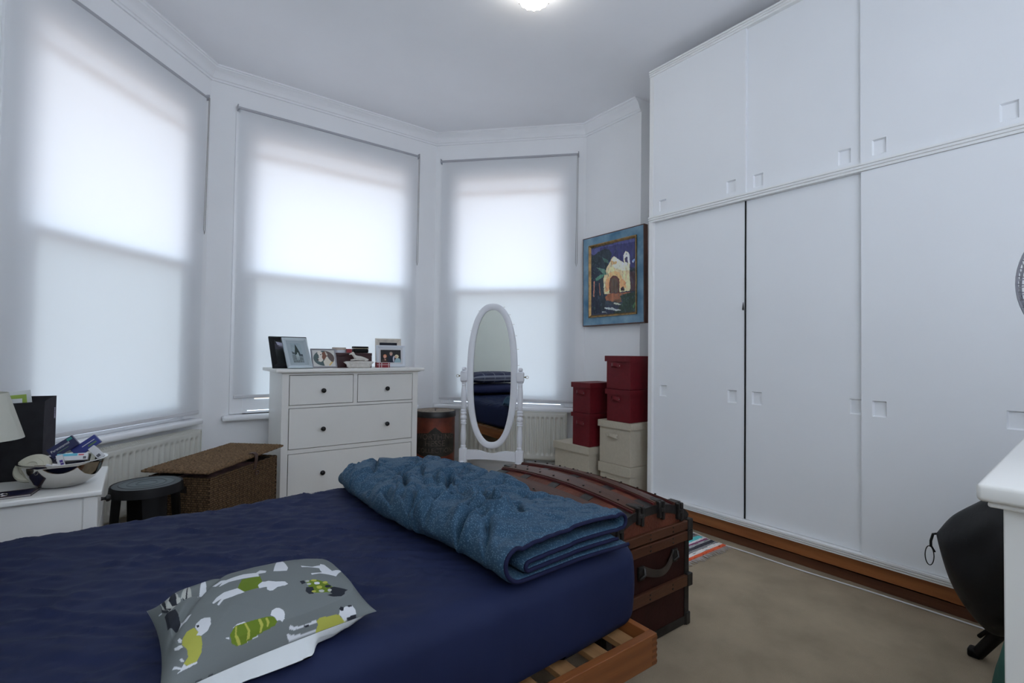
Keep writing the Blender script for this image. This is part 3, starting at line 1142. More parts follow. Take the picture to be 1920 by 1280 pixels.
def wrap(me, name, rad, m, z0):
    co = np.zeros(len(me.vertices) * 3)
    me.vertices.foreach_get('co', co)
    co = co.reshape(-1, 3)
    a = PI + (-co[:, 0]) / rad * -1.0
    out = np.stack([rad * np.cos(a), rad * np.sin(a), z0 + co[:, 1]], -1)
    me.vertices.foreach_set('co', out.astype(np.float32).ravel())
    me.update()
    return link(me, name, m, drum)


lab = [(-.20, .06), (-.14, .075), (-.06, .082), (0, .13), (.06, .082), (.14, .075), (.20, .06), (.20, -.09), (.10, -.11), (.02, -.115), (0, -.135), (-.02, -.115), (-.10, -.11), (-.20, -.09)]
u, v = np.meshgrid(np.linspace(-.2, .2, 161), np.linspace(-.14, .135, 111))
msk = in_poly(u, v, lab)
bm = B()
vid = {}
for j in range(110):
    for i in range(160):
        if msk[j, i] and msk[j + 1, i] and msk[j, i + 1] and msk[j + 1, i + 1]:
            q = []
            for (jj, ii) in ((j, i), (j, i + 1), (j + 1, i + 1), (j + 1, i)):
                if (jj, ii) not in vid:
                    vid[(jj, ii)] = bm.verts.new((u[jj, ii], v[jj, ii], 0))
                q.append(vid[(jj, ii)])
            bm.faces.new(q)
me = bpy.data.meshes.new('label_panel')
bm.to_mesh(me)
bm.free()
wrap(me, 'label_panel', dr + .0015, labm, .350)
for body, z, sz in (('WORTHING', .398, .062), ('HESSE', .345, .066), ('COLLECTION', .288, .052)):
    me = text_mesh(body, sz)
    wrap(me, 'lettering', dr + .003, letm, z)

# ------------------------------------------------------------------ oval standing mirror
mang = math.atan2(-.742, .67)
mir = thing('standing_mirror', 'white oval cheval mirror on turned posts in front of the right window', 'mirror', (2.163, 3.127, 0), mang)
mw = mat('white painted wood', (.76, .77, .81), .35, vary=.01)
HX = .222
post = [(0, .975), (.010, .974), (.017, .968), (.019, .960), (.016, .950), (.012, .946), (.022, .944), (.028, .938)]
post2 = [(.028, .868), (.024, .860), (.016, .857), (.019, .850), (.016, .845), (.019, .838), (.016, .832), (.0165, .825), (.021, .78), (.022, .74), (.019, .68),
         (.016, .648), (.022, .642), (.022, .634), (.016, .629), (.023, .622), (.023, .612), (.017, .606), (.019, .60), (.0245, .588), (.0245, .575), (.017, .566), (.022, .560), (.022, .552), (.016, .548),
         (.022, .542), (.022, .535), (.016, .53), (.018, .50), (.022, .45), (.021, .41), (.016, .375), (.021, .368), (.021, .362), (.017, .358), (.021, .352), (.021, .345)]
for s in (-1, 1):
    bm = B()
    T = Matrix.Translation((s * HX, 0, 0))
    lathe(bm, post + [(0, .936)], 20, T)
    box(bm, s * HX - .028, s * HX + .028, -.022, .022, .868, .940, .008, 3)
    lathe(bm, [(0, .868)] + post2 + [(0, .343)], 20, T)
    box(bm, s * HX - .029, s * HX + .029, -.022, .022, .155, .347, .006, 3)
    p = finish(bm, 'post', mw, mir, smooth=40)
    # splayed foot: a curved bracket front and back
    bm = B()
    for d in (-1, 1):
        out = [(0.0, .27), (.035, .245), (.085, .16), (.15, .065), (.205, .03), (.215, 0), (.165, 0), (.13, .02), (.08, .085), (.035, .14), (0.0, .155)]
        prism(bm, [(d * a, z) for a, z in out], 'x', s * HX - .013, s * HX + .013)
    finish(bm, 'foot', mw, mir)
    bm = B()
    lathe(bm, [(0, -.03), (.004, -.03), (.004, .006), (.007, .008), (.007, .012), (0, .014)], 10, Matrix.Translation((s * (HX + .030), 0, .905)) @ Matrix.Rotation(s * R(90), 4, 'Y'))
    tube(bm, [(s * (HX + .052) + .010 * math.cos(a), .0, .905 + .010 * math.sin(a)) for a in np.linspace(0, 2 * PI, 13)[:-1]], .0018, 6, closed=True)
    finish(bm, 'wing_nut', brass, mir, smooth=50)
bm = B()
xs = np.linspace(-HX + .026, HX - .026, 25)
topc = [(x, .335 - .018 * math.exp(-((x) / .06) ** 2) + .004 * math.exp(-((abs(x) - .12) / .04) ** 2)) for x in xs]
botc = [(x, .258 + .012 * (1 - (x / HX) ** 2)) for x in xs[::-1]]
prism(bm, topc + botc, 'y', -.010, .010)
finish(bm, 'stretcher', mw, mir)
# oval frame: ring swept round an ellipse, slightly tipped back
OA, OB = .199, .557


def oval(a, da=0.0):
    """point of the rounded oval at angle a, inset by da"""
    e_ = 2 / 2.35
    c_, s_ = math.cos(a), math.sin(a)
    return ((OA - da) * math.copysign(abs(c_) ** e_, c_), (OB - da) * math.copysign(abs(s_) ** e_, s_))


ZC = .910
prf = [(-.050, .008), (-.050, -.006), (-.040, -.012), (-.012, -.016), (-.003, -.012), (0, -.004), (0, .010), (-.006, .014), (-.040, .014)]
seg = 96
bm = B()
rings = []
for k in range(seg):
    a = 2 * PI * k / seg
    rings.append([bm.verts.new((oval(a, -d)[0], y, ZC + oval(a, -d)[1])) for d, y in prf])
for k in range(seg):
    a, b = rings[k], rings[(k + 1) % seg]
    for j in range(len(prf)):
        j2 = (j + 1) % len(prf)
        bm.faces.new((a[j], a[j2], b[j2], b[j]))
ov = finish(bm, 'oval_frame', mw, mir, smooth=50)
bm = B()
vs = [bm.verts.new((oval(2 * PI * k / seg, .045)[0], .002, ZC + oval(2 * PI * k / seg, .045)[1])) for k in range(seg)]
bm.faces.new(vs)
mm = mat('silvered mirror glass', (.80, .83, .80), .015, metal=1.0)
finish(bm, 'glass', mm, ov)
bm = B()
vs = [bm.verts.new((oval(2 * PI * k / seg, .03)[0], .0142, ZC + oval(2 * PI * k / seg, .03)[1])) for k in range(seg)]
bm.faces.new(vs)
finish(bm, 'backing', mw, ov)
bm = B()
for a in (70, 55, 42, 30, 18, 6, -8, -22, 118, 145):
    a = R(a)
    px_, pz_ = oval(a)[0], oval(a)[1] + ZC
    tube(bm, [(px_ - .004, .012, pz_), (px_ + (.014 if math.cos(a) > 0 else -.012), .012, pz_ + .002)], .0011, 5)
finish(bm, 'hanging_hook', brass, ov)

# ------------------------------------------------------------------ painting
PAINT = [((58,62,120),[-14,978,989,1005,990,871,745,939,478,920,115,872,-13,913]),((40,42,95),[217,973,989,952,993,603,220,759]),((30,42,52),[-1,861,115,898,279,940,419,928,489,851,461,781,383,717,424,614,366,496,307,378,329,277,370,176,332,55,23,6]),((24,34,52),[1,707,179,739,224,509,187,262,231,35,23,6]),((28,38,42),[878,568,993,603,1006,266,881,287]),((62,40,48),[869,546,985,557,997,278,899,297]),((205,180,125),[308,303,295,503,344,610,383,686,461,757,534,815,635,755,757,699,752,795,792,855,829,839,875,792,882,521,895,332,881,292,329,290]),((222,212,170),[538,811,635,753,757,696,858,664,878,568,712,585,521,653,481,742]),((190,150,85),[461,757,539,724,616,727,578,695,482,681]),((214,160,85),[385,569,522,604,656,567,713,489,677,373,427,369,327,401]),((222,135,60),[667,446,713,477,798,411,789,341,678,337]),((215,130,60),[346,498,425,516,428,332,328,314]),((225,218,175),[756,794,792,855,847,825,875,792,876,662,757,699]),((60,55,90),[784,750,806,765,832,750,840,678,788,696]),((60,50,80),[793,808,813,821,829,800]),((90,45,38),[438,294,430,442,449,501,503,533,561,537,619,516,657,471,664,278]),((85,65,50),[467,295,460,439,480,486,523,504,571,502,610,481,629,437,635,286]),((145,80,40),[329,253,409,290,679,277,899,279,827,220,623,173,430,142,370,176]),((100,70,45),[370,176,680,194,718,156,489,120]),((35,55,45),[660,231,827,267,1006,266,1009,6,530,3,681,110,736,155]),((40,52,62),[330,203,566,165,662,135,681,98,331,141]),((165,170,150),[528,155,605,144,699,121,643,112,528,137]),((155,165,165),[311,105,490,84,682,50,700,38,606,32,432,62,312,87]),((140,150,150),[262,46,333,36,393,15,272,27]),((70,110,95),[118,695,324,649,385,569,325,562,243,620]),((60,120,95),[99,533,223,584,325,574,265,530,121,493]),((50,90,80),[260,830,402,776,422,725,322,748]),((60,100,85),[384,618,415,553,429,525,395,568]),((190,110,70),[58,498,79,497,74,269,57,270]),((170,95,60),[188,462,204,461,228,284,211,285]),((110,140,190),[921,692,983,715,992,696,948,660]),((215,210,205),[927,680,952,687,948,666]),((55,100,60),[937,85,999,139,1005,93,956,49]),((55,35,45),[688,307,693,348,715,358,737,368,756,343,764,301])]
pt = thing('framed_painting', 'framed oil painting of a pale church at night, blue frame, beside the wardrobe', 'painting', (3.06, 3.050, 1.323))
pt.rotation_euler = (R(-.7), 0, 0)
PWY, PWZ = .655, .762      # outer size; local y is negative to the right
rec = pt
bm = B()
def frame_ring(bm, o0, o1, x_out, x_in, mi=0, back=.045):
    a = [(-o0, o0), (-(PWY - o0), o0), (-(PWY - o0), PWZ - o0), (-o0, PWZ - o0)]
    b = [(-o1, o1), (-(PWY - o1), o1), (-(PWY - o1), PWZ - o1), (-o1, PWZ - o1)]
    va = [bm.verts.new((x_out, *p)) for p in a]
    vb = [bm.verts.new((x_in, *p)) for p in b]
    vc = [bm.verts.new((back, *p)) for p in a]
    for k in range(4):
        j = (k + 1) % 4
        f = bm.faces.new((va[k], va[j], vb[j], vb[k])); f.material_index = mi
        f = bm.faces.new((va[k], vc[k], vc[j], va[j])); f.material_index = mi
    return vb
frame_ring(bm, 0, .008, 0, 0)
finish(bm, 'outer_edge', mat('brown red frame edge', (.075, .028, .018), .5, vary=.4, vscale=12), pt)
bm = B()
frame_ring(bm, .008, .072, -.001, .004)
bmf = mat('blue washed frame', (.10, .22, .32), .6, vary=.45, vscale=7, stretch=(1, 1, 1))
rp = [x for x in bmf.node_tree.nodes if x.type == 'VALTORGB'][0]
rp.color_ramp.elements[0].color = (.045, .15, .25, 1)
rp.color_ramp.elements[1].color = (.22, .36, .46, 1)
finish(bm, 'flat_frame', bmf, pt)
bm = B()
frame_ring(bm, .072, .080, -.006, -.006, back=.02)
frame_ring(bm, .080, .092, -.006, .008, back=.02)
finish(bm, 'gilt_slip', mat('old gilt', (.26, .16, .06), .35, metal=.6, vary=.4, vscale=30), pt)
nx, nz = 260, 320
u, v = np.meshgrid(np.linspace(0, 1, nx), np.linspace(0, 1, nz))
# painterly jitter of the outlines
uu = u + .026 * (fbm(u * 12, v * 12, 11) - .5) + .013 * (fbm(u * 44, v * 30, 12) - .5)
vv = v + .026 * (fbm(u * 12, v * 12, 13) - .5) + .013 * (fbm(u * 44, v * 30, 14) - .5)
col = np.zeros(u.shape + (3,))
col[:] = srgb(36, 44, 66)
for c, q in PAINT:
    P = [(q[k] / 1000, q[k + 1] / 1000) for k in range(0, len(q), 2)]
    col[in_poly(uu, vv, P)] = srgb(*c)
leaf = (ridge(u * 16 + v * 5, v * 22 - u * 9, 21) > .80) & (u < .36) & (v > .08) & (v < .85) & (fbm(u * 5, v * 5, 4) > .42)
col[leaf] = srgb(52, 92, 84)
leaf2 = (ridge(u * 20 - v * 5, v * 22 + u * 9, 31) > .84) & (u > .55) & (v < .26)
col[leaf2] = srgb(44, 84, 60)
col *= (.45 + 1.1 * fbm(u * 26, v * 11 + u * 8, 17))[..., None]
stroke = vnoise(u * 60 + v * 20, v * 26 - u * 12, 19) > .80
col[stroke] = col[stroke] * .6 + np.array(srgb(60, 84, 96)) * .35
col = col * .74 + col.mean(-1, keepdims=True) * .26
col = np.clip(col / .56, 0, .9)
k_ = .091
me = grid_mesh('canvas', np.full_like(u, .0085), -(k_ + u * (PWY - 2 * k_)), k_ + v * (PWZ - 2 * k_))
set_pattern(me, col)
link(me, 'canvas', attr_mat('oil paint', .45, bump=.15, bscale=120), pt)

# ------------------------------------------------------------------ storage boxes with lids
beige = mat('beige paper linen', (.47, .42, .33), .8, vary=.04, vscale=60, bump=.1, bscale=700)
wine = mat('dark red faux leather', (.125, .006, .011), .5, vary=.12, vscale=50, bump=.15, bscale=500, spec=.3)


def storage_box(label, x0, x1, y0, y1, z0, z1, m, lid_h, hy, hz, hw, group, handle=True, dy=0.0):
    """box with a drop-over lid; the handle is on the face towards -X"""
    cx, cy_ = (x0 + x1) / 2, (y0 + y1) / 2
    t = thing('storage_box', label, 'box', (cx, cy_, z0), 0, group)
    w, d, h = (x1 - x0) / 2, (y1 - y0) / 2, z1 - z0
    q = .011
    bm = B()
    box(bm, -w + q, w - q, -d + q, d - q, 0, h - .004, .003)
    finish(bm, 'body', m, t)
    bm = B()
    e = .0035
    o = [(-w, -d), (w, -d), (w, d), (-w, d)]
    i_ = [(-w + e, -d + e), (w - e, -d + e), (w - e, d - e), (-w + e, d - e)]
    zb, zt_ = h - lid_h, h
    vo0 = [bm.verts.new((*p, zb)) for p in o]
    vo1 = [bm.verts.new((*p, zt_)) for p in o]
    vi0 = [bm.verts.new((*p, zb)) for p in i_]
    vi1 = [bm.verts.new((*p, zt_ - .0035)) for p in i_]
    for k in range(4):
        j = (k + 1) % 4
        bm.faces.new((vo0[k], vo0[j], vo1[j], vo1[k]))
        bm.faces.new((vi0[k], vi0[j], vo0[j], vo0[k]))
        bm.faces.new((vi0[j], vi0[k], vi1[k], vi1[j]))
    bm.faces.new(vo1)
    bm.faces.new(vi1[::-1])
    edges = [e_ for e_ in bm.edges if (e_.verts[0] in vo1 and e_.verts[1] in vo1) or ({e_.verts[0], e_.verts[1]} & set(vo1) and {e_.verts[0], e_.verts[1]} & set(vo0))]
    bmesh.ops.bevel(bm, geom=edges, offset=.002, segments=2, affect='EDGES')
    finish(bm, 'lid', m, t)
    if handle:
        yy = hy - cy_
        zz = hz - z0
        n_ = 9
        bm = B()
        rows = []
        for k in range(n_):
            s = k / (n_ - 1)
            y = yy + (0.5 - s) * hw
            arch = math.sin(PI * s)
            xo = -w - .001 - .028 * arch ** .7
            zc = zz + .012 * arch
            b_ = .011 + .003 * abs(1 - 2 * s)
            rows.append([bm.verts.new((xo, y, zc - b_)), bm.verts.new((xo, y, zc + b_)), bm.verts.new((xo + .003, y, zc + b_)), bm.verts.new((xo + .003, y, zc - b_))])
        for a, b in zip(rows[:-1], rows[1:]):
            for k in range(4):
                bm.faces.new((a[k], a[(k + 1) % 4], b[(k + 1) % 4], b[k]))
        bm.faces.new(rows[0])
        bm.faces.new(rows[-1][::-1])
        hd = finish(bm, 'handle', m, t, smooth=50)
        bm = B()
        for s in (.5, -.5):
            lathe(bm, [(0, 0), (.0045, 0), (.0045, .002), (.002, .004), (0, .004)], 10, Matrix.Translation((-w - .0015, yy + s * (hw - .006), zz)) @ Matrix.Rotation(R(-90), 4, 'Y'))
        finish(bm, 'stud', chrome, hd, smooth=50)
    return t


gb = 'stacked storage boxes beside the wardrobe'
storage_box('wide beige box at the floor of the left stack, under the dark red boxes', 2.60, 2.98, 2.52, 2.905, 0, .408, beige, .052, 0, 0, 0, gb, handle=False)
storage_box('dark red box in the middle of the left stack, resting on the wide beige box', 2.612, 2.90, 2.525, 2.722, .409, .650, wine, .030, 2.62, .575, .075, gb)
storage_box('dark red box on top of the left stack', 2.612, 2.90, 2.523, 2.724, .651, .876, wine, .038, 2.62, .80, .075, gb)
storage_box('lowest beige box of the right stack, standing on the floor', 2.665, 2.97, 2.195, 2.490, 0, .316, beige, .066, 2.385, .205, .10, gb)
storage_box('beige box second from the floor in the right stack, below the red boxes', 2.665, 2.97, 2.193, 2.497, .317, .616, beige, .046, 2.36, .515, .10, gb)
storage_box('dark red box third from the floor in the right stack', 2.672, 2.96, 2.205, 2.436, .617, .842, wine, .036, 2.335, .775, .075, gb)
storage_box('topmost dark red box of the right stack, reaching the painting', 2.670, 2.96, 2.203, 2.440, .843, 1.078, wine, .040, 2.332, 1.008, .075, gb)

# ------------------------------------------------------------------ dome-topped trunk
TX0, TX1, TY0, TY1 = 1.325, 1.808, 1.19, 2.02
trunk = thing('steamer_trunk', 'old brown dome-topped travelling trunk with timber battens behind the foot of the bed', 'trunk', ((TX0 + TX1) / 2, (TY0 + TY1) / 2, 0))
tw, td = (TX1 - TX0) / 2, (TY1 - TY0) / 2
tbody = mat('dark brown pressed trunk sheet', (.028, .007, .005), .6, vary=.35, vscale=10, bump=.15, bscale=60, spec=.2)
tmetal = mat('blackened trunk metal', (.030, .027, .025), .45, metal=.5, vary=.4, vscale=30)
tpanel = mat('rusty brown pressed tin', (.105, .030, .016), .6, vary=.5, vscale=8, bump=.4, bscale=90, spec=.25)
tbat = wood_mat('dark oak batten', (.050, .018, .010), (.085, .032, .017), 3, (14, 1, 14), .45, .15)
tbat2 = wood_mat('orange oak end batten', (.052, .015, .006), (.085, .028, .010), 3, (1, 14, 14), .45, .15)
tred = mat('dark red trunk edging', (.075, .012, .012), .4, vary=.3, vscale=20)
ZL = .385
bm = B()
box(bm, -tw, tw, -td, td, .012, ZL, .004)
finish(bm, 'body', tbody, trunk)


def dome(x, y):
    """height of the lid's outer skin"""
    t_ = min(1.0, abs(x) / tw)
    return .437 + .075 * (1 - t_ * t_) ** .7 + .030 * (1 - (y / td) ** 2) * (1 - t_ * t_ * .7)


bm = B()
nX, nY = 28, 24
top = [[bm.verts.new((-tw * math.cos(PI * i / nX), -td + 2 * td * j / nY, dome(-tw * math.cos(PI * i / nX), -td + 2 * td * j / nY))) for i in range(nX + 1)] for j in range(nY + 1)]
for j in range(nY):
    for i in range(nX):
        bm.faces.new((top[j][i], top[j][i + 1], top[j + 1][i + 1], top[j + 1][i]))
base = [bm.verts.new(p) for p in ((-tw, -td, ZL + .002), (tw, -td, ZL + .002), (tw, td, ZL + .002), (-tw, td, ZL + .002))]
bm.faces.new([base[0], base[1]] + top[0][::-1])
bm.faces.new([base[2], base[3]] + top[-1])
bm.faces.new([base[3], base[0]] + [top[j][0] for j in range(nY + 1)])
bm.faces.new([base[1], base[2]] + [top[j][-1] for j in range(nY, -1, -1)])
bm.faces.new(base[::-1])
lid = finish(bm, 'lid', tpanel, trunk, smooth=40)


def lid_strip(nm, xa, xb, ya, yb, h, m, n=14, ny=24, parent=None, skirt=.0):
    """a strip of thickness h lying on the dome"""
    bm = B()
    nx_ = max(2, int(n * abs(xb - xa) / (2 * tw)) + 2)
    g = [[None] * (nx_ + 1) for _ in range(ny + 1)]
    g2 = [[None] * (nx_ + 1) for _ in range(ny + 1)]
    for j in range(ny + 1):
        for i in range(nx_ + 1):
            x = xa + (xb - xa) * i / nx_
            y = ya + (yb - ya) * j / ny
            z = dome(x, y)
            g[j][i] = bm.verts.new((x, y, z + h))
            g2[j][i] = bm.verts.new((x, y, z - .006))
    for j in range(ny):
        for i in range(nx_):
            bm.faces.new((g[j][i], g[j][i + 1], g[j + 1][i + 1], g[j + 1][i]))
    for j in range(ny):
        bm.faces.new((g[j][0], g[j + 1][0], g2[j + 1][0], g2[j][0]))
        bm.faces.new((g[j][-1], g2[j][-1], g2[j + 1][-1], g[j + 1][-1]))
    for i in range(nx_):
        bm.faces.new((g[0][i], g2[0][i], g2[0][i + 1], g[0][i + 1]))
        bm.faces.new((g[-1][i], g[-1][i + 1], g2[-1][i + 1], g2[-1][i]))
    return finish(bm, nm, m, parent or trunk, smooth=40)


for k in range(5):     # cross bands of dark metal
    yc = -td + .02 + (2 * td - .04) * k / 4
    wdt = .05 if k in (0, 4) else .024
    lid_strip('metal_band', -tw * .985, tw * .985, max(-td - .002, yc - wdt), min(td + .002, yc + wdt), .0022, tmetal, 22, 4)
rx = [-.185, -.070, .055, .175]
for x in rx:
    s = lid_strip('batten', x - .030, x + .030, -td + .002, td - .002, .014, tbat, 22, 24)
    lid_strip('edging', x - .036, x - .0295, -td + .004, td - .004, .010, tred, 22, 24, parent=s)
    bm = B()
    for y in np.linspace(-td + .09, td - .09, 8):
        box(bm, x - .016, x - .010, y - .003, y + .003, dome(x, y) + .010, dome(x, y) + .0155)
        box(bm, x + .012, x + .018, y + .03, y + .036, dome(x, y) + .010, dome(x, y) + .0155)
    finish(bm, 'nail', tmetal, s)
for x in rx:            # claws that hold the batten ends
    for s in (-1, 1):
        bm = B()
        z = dome(x, s * td)
        box(bm, x - .020, x + .020, s * td - (.05 if s > 0 else -.0), s * td + (.05 if s < 0 else 0), z + .008, z + .020, .004)
        ya, yb = (s * td - .012, s * td + .004) if s > 0 else (s * td - .014, s * td + .006)
        box(bm, x - .018, x - .004, ya, yb, z - .045, z + .018, .004)
        box(bm, x + .004, x + .018, ya, yb, z - .055, z + .018, .004)
        box(bm, x - .012, x + .012, ya - .003, yb, z - .022, z - .006, .004)
        finish(bm, 'clasp', tmetal, trunk)
# dark metal arch round the end of the lid, a batten along its foot
bm = B()
n_ = 26
for s in (-1, 1):
    o, i_ = [], []
    for k in range(n_ + 1):
        x = -tw * math.cos(PI * k / n_)
        o.append((x, dome(x, s * td) + .003))
        i_.append((x * .93, max(ZL + .03, dome(x, s * td) - .028)))
    prism(bm, o + i_[::-1], 'y', s * (td + .0035), s * (td - .001))
finish(bm, 'end_arch', tmetal, trunk)


def end_batten(z0, z1, parent, nm='end_batten'):
    bm = B()
    box(bm, -tw - .004, tw + .004, -td - .016, -td - .0005, z0, z1, .003)
    o = finish(bm, nm, tbat2, parent)
    bm = B()
    box(bm, tw - .025, tw + .010, -td - .019, -td + .03, z0 - .004, z1 + .004, .004)
    finish(bm, 'corner_clamp', tmetal, o)
    bm = B()
    for x in (-.15, -.02, .12):
        box(bm, x - .004, x + .004, -td - .0185, -td - .015, (z0 + z1) / 2 - .010, (z0 + z1) / 2 - .004, .001)
        box(bm, x - .003, x + .003, -td - .0185, -td - .015, (z0 + z1) / 2 + .006, (z0 + z1) / 2 + .012, .001)
    finish(bm, 'nail', tmetal, o)


end_batten(.388, .424, trunk)
end_batten(.344, .381, trunk)
end_batten(.162, .205, trunk)
bm = B()      # corner and foot edging
for sx in (-1, 1):
    for sy in (-1, 1):
        box(bm, sx * tw - (.024 if sx > 0 else .004), sx * tw + (.004 if sx > 0 else .024), sy * td - (.024 if sy > 0 else .004), sy * td + (.004 if sy > 0 else .024), .0, .343, .002)
for sy in (-1, 1):
    box(bm, -tw - .003, tw + .003, sy * td - .003, sy * td + .003, .004, .036)
for sx in (-1, 1):
    box(bm, sx * tw - .003, sx * tw + .003, -td, td, .004, .036)
for sx in (-1, 1):
    for sy in (-1, 1):
        box(bm, sx * tw - .02, sx * tw + .008, sy * td - (.02 if sy > 0 else .01), sy * td + (.01 if sy > 0 else .02), .0, .05, .004)
finish(bm, 'metal_edging', tmetal, trunk)
# long battens on the two sides
bm = B()
for sx in (-1, 1):
    for z0, z1 in ((.344, .381), (.162, .205)):
        xa = sx * tw
        box(bm, min(xa, xa + sx * .010), max(xa, xa + sx * .010), -td + .03, td - .03, z0, z1, .002)
finish(bm, 'side_batten', tbat, trunk)
bm = B()
hp = []
rows = []
for k in range(13):
    s = k / 12
    x = -.055 + .19 * s
    arch = math.sin(PI * s)
    y = -td - .006 - .022 * arch
    z = .288 - .028 * arch + .012 * s
    b_ = .013 + .006 * (1 - arch)
    rows.append([bm.verts.new((x, y, z - b_)), bm.verts.new((x, y, z + b_)), bm.verts.new((x, y + .005, z + b_)), bm.verts.new((x, y + .005, z - b_))])
for a, b in zip(rows[:-1], rows[1:]):
    for k in range(4):
        bm.faces.new((a[k], a[(k + 1) % 4], b[(k + 1) % 4], b[k]))
bm.faces.new(rows[0]); bm.faces.new(rows[-1][::-1])
hl = finish(bm, 'carry_handle', mat('worn brown leather', (.035, .026, .020), .55, vary=.3, vscale=30), trunk, smooth=60)
bm = B()
for x, z in ((-.062, .280), (.142, .300)):
    box(bm, x - .018, x + .018, -td - .012, -td - .0005, z - .026, z + .026, .005)
    tube(bm, [(x - .012, -td - .014, z - .016), (x, -td - .026, z), (x + .010, -td - .014, z + .016)], .006, 8)
finish(bm, 'handle_loop', tmetal, hl, smooth=40)

# ------------------------------------------------------------------ rag rug
RX0, RX1, RY0, RY1 = 1.86, 2.70, 1.525, 2.06
rug = thing('rag_rug', 'striped multicoloured rag rug between the trunk and the wardrobe', 'rug', (RX0, RY0, 0))
nx, ny = 140, 260
u, v = np.meshgrid(np.linspace(0, RX1 - RX0, nx), np.linspace(0, RY1 - RY0, ny))
cs = [(200, 90, 60), (205, 195, 190), (120, 118, 118), (60, 60, 66), (150, 148, 150), (120, 60, 90), (200, 196, 196), (90, 175, 175), (80, 160, 160), (110, 105, 105), (60, 110, 140), (70, 95, 120), (150, 80, 80), (200, 190, 180), (90, 90, 100)]
rs = np.random.RandomState(4)
edges = [0.0]
cols = []
seq = [(.020, 0), (.028, 1), (.018, 2), (.026, 3), (.020, 4), (.014, 5), (.016, 6), (.034, 7), (.022, 9), (.014, 11), (.024, 10), (.02, 12), (.03, 2), (.02, 7), (.03, 13), (.02, 0), (.03, 14), (.03, 8), (.03, 6), (.03, 3), (.03, 5), (.03, 10)]
col = np.zeros(u.shape + (3,))
vv = v + .004 * (fbm(u * 20, v * 30, 2) - .5) + .006 * (fbm(u * 4, v * 4, 5) - .5)
acc = 0
for w_, ci in seq:
    m_ = (vv >= acc - .01 * (acc == 0)) & (vv < acc + w_)
    col[m_] = [c / .62 for c in srgb(*cs[ci])]
    acc += w_
col[vv >= acc] = srgb(120, 118, 118)
br = vnoise(u * 28, v * 180, 7) > .82
col[br] = col[br] * .5
col = np.clip(col * (.75 + .4 * vnoise(u * 130, v * 260, 9))[..., None], 0, .9)
z = .0095 + .0022 * np.abs(np.sin(v / .0115 * PI)) + .0012 * vnoise(u * 100, v * 160, 3)
edge = np.minimum(np.minimum(u, (RX1 - RX0) - u), np.minimum(v, (RY1 - RY0) - v))
z = z * np.clip(edge / .004, 0, 1) + .0005
me = grid_mesh('weave', u, v, z)
set_pattern(me, col)
link(me, 'weave', attr_mat('rag weave', .9, bump=.3, bscale=500, spec=.1), rug)
rnd = random.Random(5)
bm = B()
x = .008
while x < RX1 - RX0 - .005:
    L_ = rnd.uniform(.022, .045)
    a = rnd.uniform(-.5, .5)
    tube(bm, [(x, .002, .006), (x + L_ * .4 * a, -L_ * .5, .004 + rnd.uniform(0, .004)), (x + L_ * .9 * a, -L_, .003)], [.0028, .0034, .0018], 5)
    x += rnd.uniform(.009, .014)
finish(bm, 'fringe', mat('grey beige cotton', (.42, .38, .34), .9), rug, smooth=60)

# ------------------------------------------------------------------ bed frame
BX0, BX1, BY0, BY1, BZ = -.95, 1.268, .937, 2.33, .252
bed = thing('bed_frame', 'low orange pine slatted bed frame with finger-jointed corner', 'bed', (0, 0, 0))
bm = B()
box(bm, BX0, BX1, BY0, BY0 + .026, .160, BZ, .002)
finish(bm, 'side_rail', pine, bed)
bm = B()
box(bm, BX0, BX1, BY1 - .026, BY1, .160, BZ, .002)
finish(bm, 'side_rail', pine, bed)
bm = B()
box(bm, BX1 - .022, BX1, BY0 + .0265, BY1 - .0265, .160, BZ, .002)
finish(bm, 'end_rail', pine_y, bed)
bm = B()
box(bm, BX0, BX0 + .022, BY0 + .0265, BY1 - .0265, .160, BZ + .30, .002)
finish(bm, 'headboard', pine_y, bed)
bm = B()      # finger joints in end grain
for k in range(5):
    z = .165 + k * .0175
    box(bm, BX1 - .0225, BX1 + .0006, BY0 - .0006, BY0 + .0262, z, z + .008)
finish(bm, 'finger_joint', mat('dark end grain', (.16, .055, .02), .6), bed)
bm = B()
box(bm, BX0 + .02, BX1 - .03, BY0 + .0262, BY0 + .055, .175, .205)
box(bm, BX0 + .02, BX1 - .03, BY1 - .055, BY1 - .0262, .175, .205)
finish(bm, 'ledger', pine, bed)
x = BX1 - .026
k = 0
while x - .058 > BX0 + .03:
    bm = B()
    x1_ = x
    if k == 0:
        x1_ = x - .012
    box(bm, x1_ - .058, x1_, BY0 + .0265, BY1 - .0265, .2055, .223, .0015)
    finish(bm, 'slat', slat_wood, bed)
    x -= .128
    k += 1
for px_, py_ in ((BX0 + .06, BY0 + .06), (BX1 - .12, BY0 + .09), (BX0 + .06, BY1 - .06), (BX1 - .12, BY1 - .09)):
    bm = B()
    box(bm, px_ - .03, px_ + .03, py_ - .03, py_ + .03, 0, .174, .003)
    finish(bm, 'leg', pine, bed)


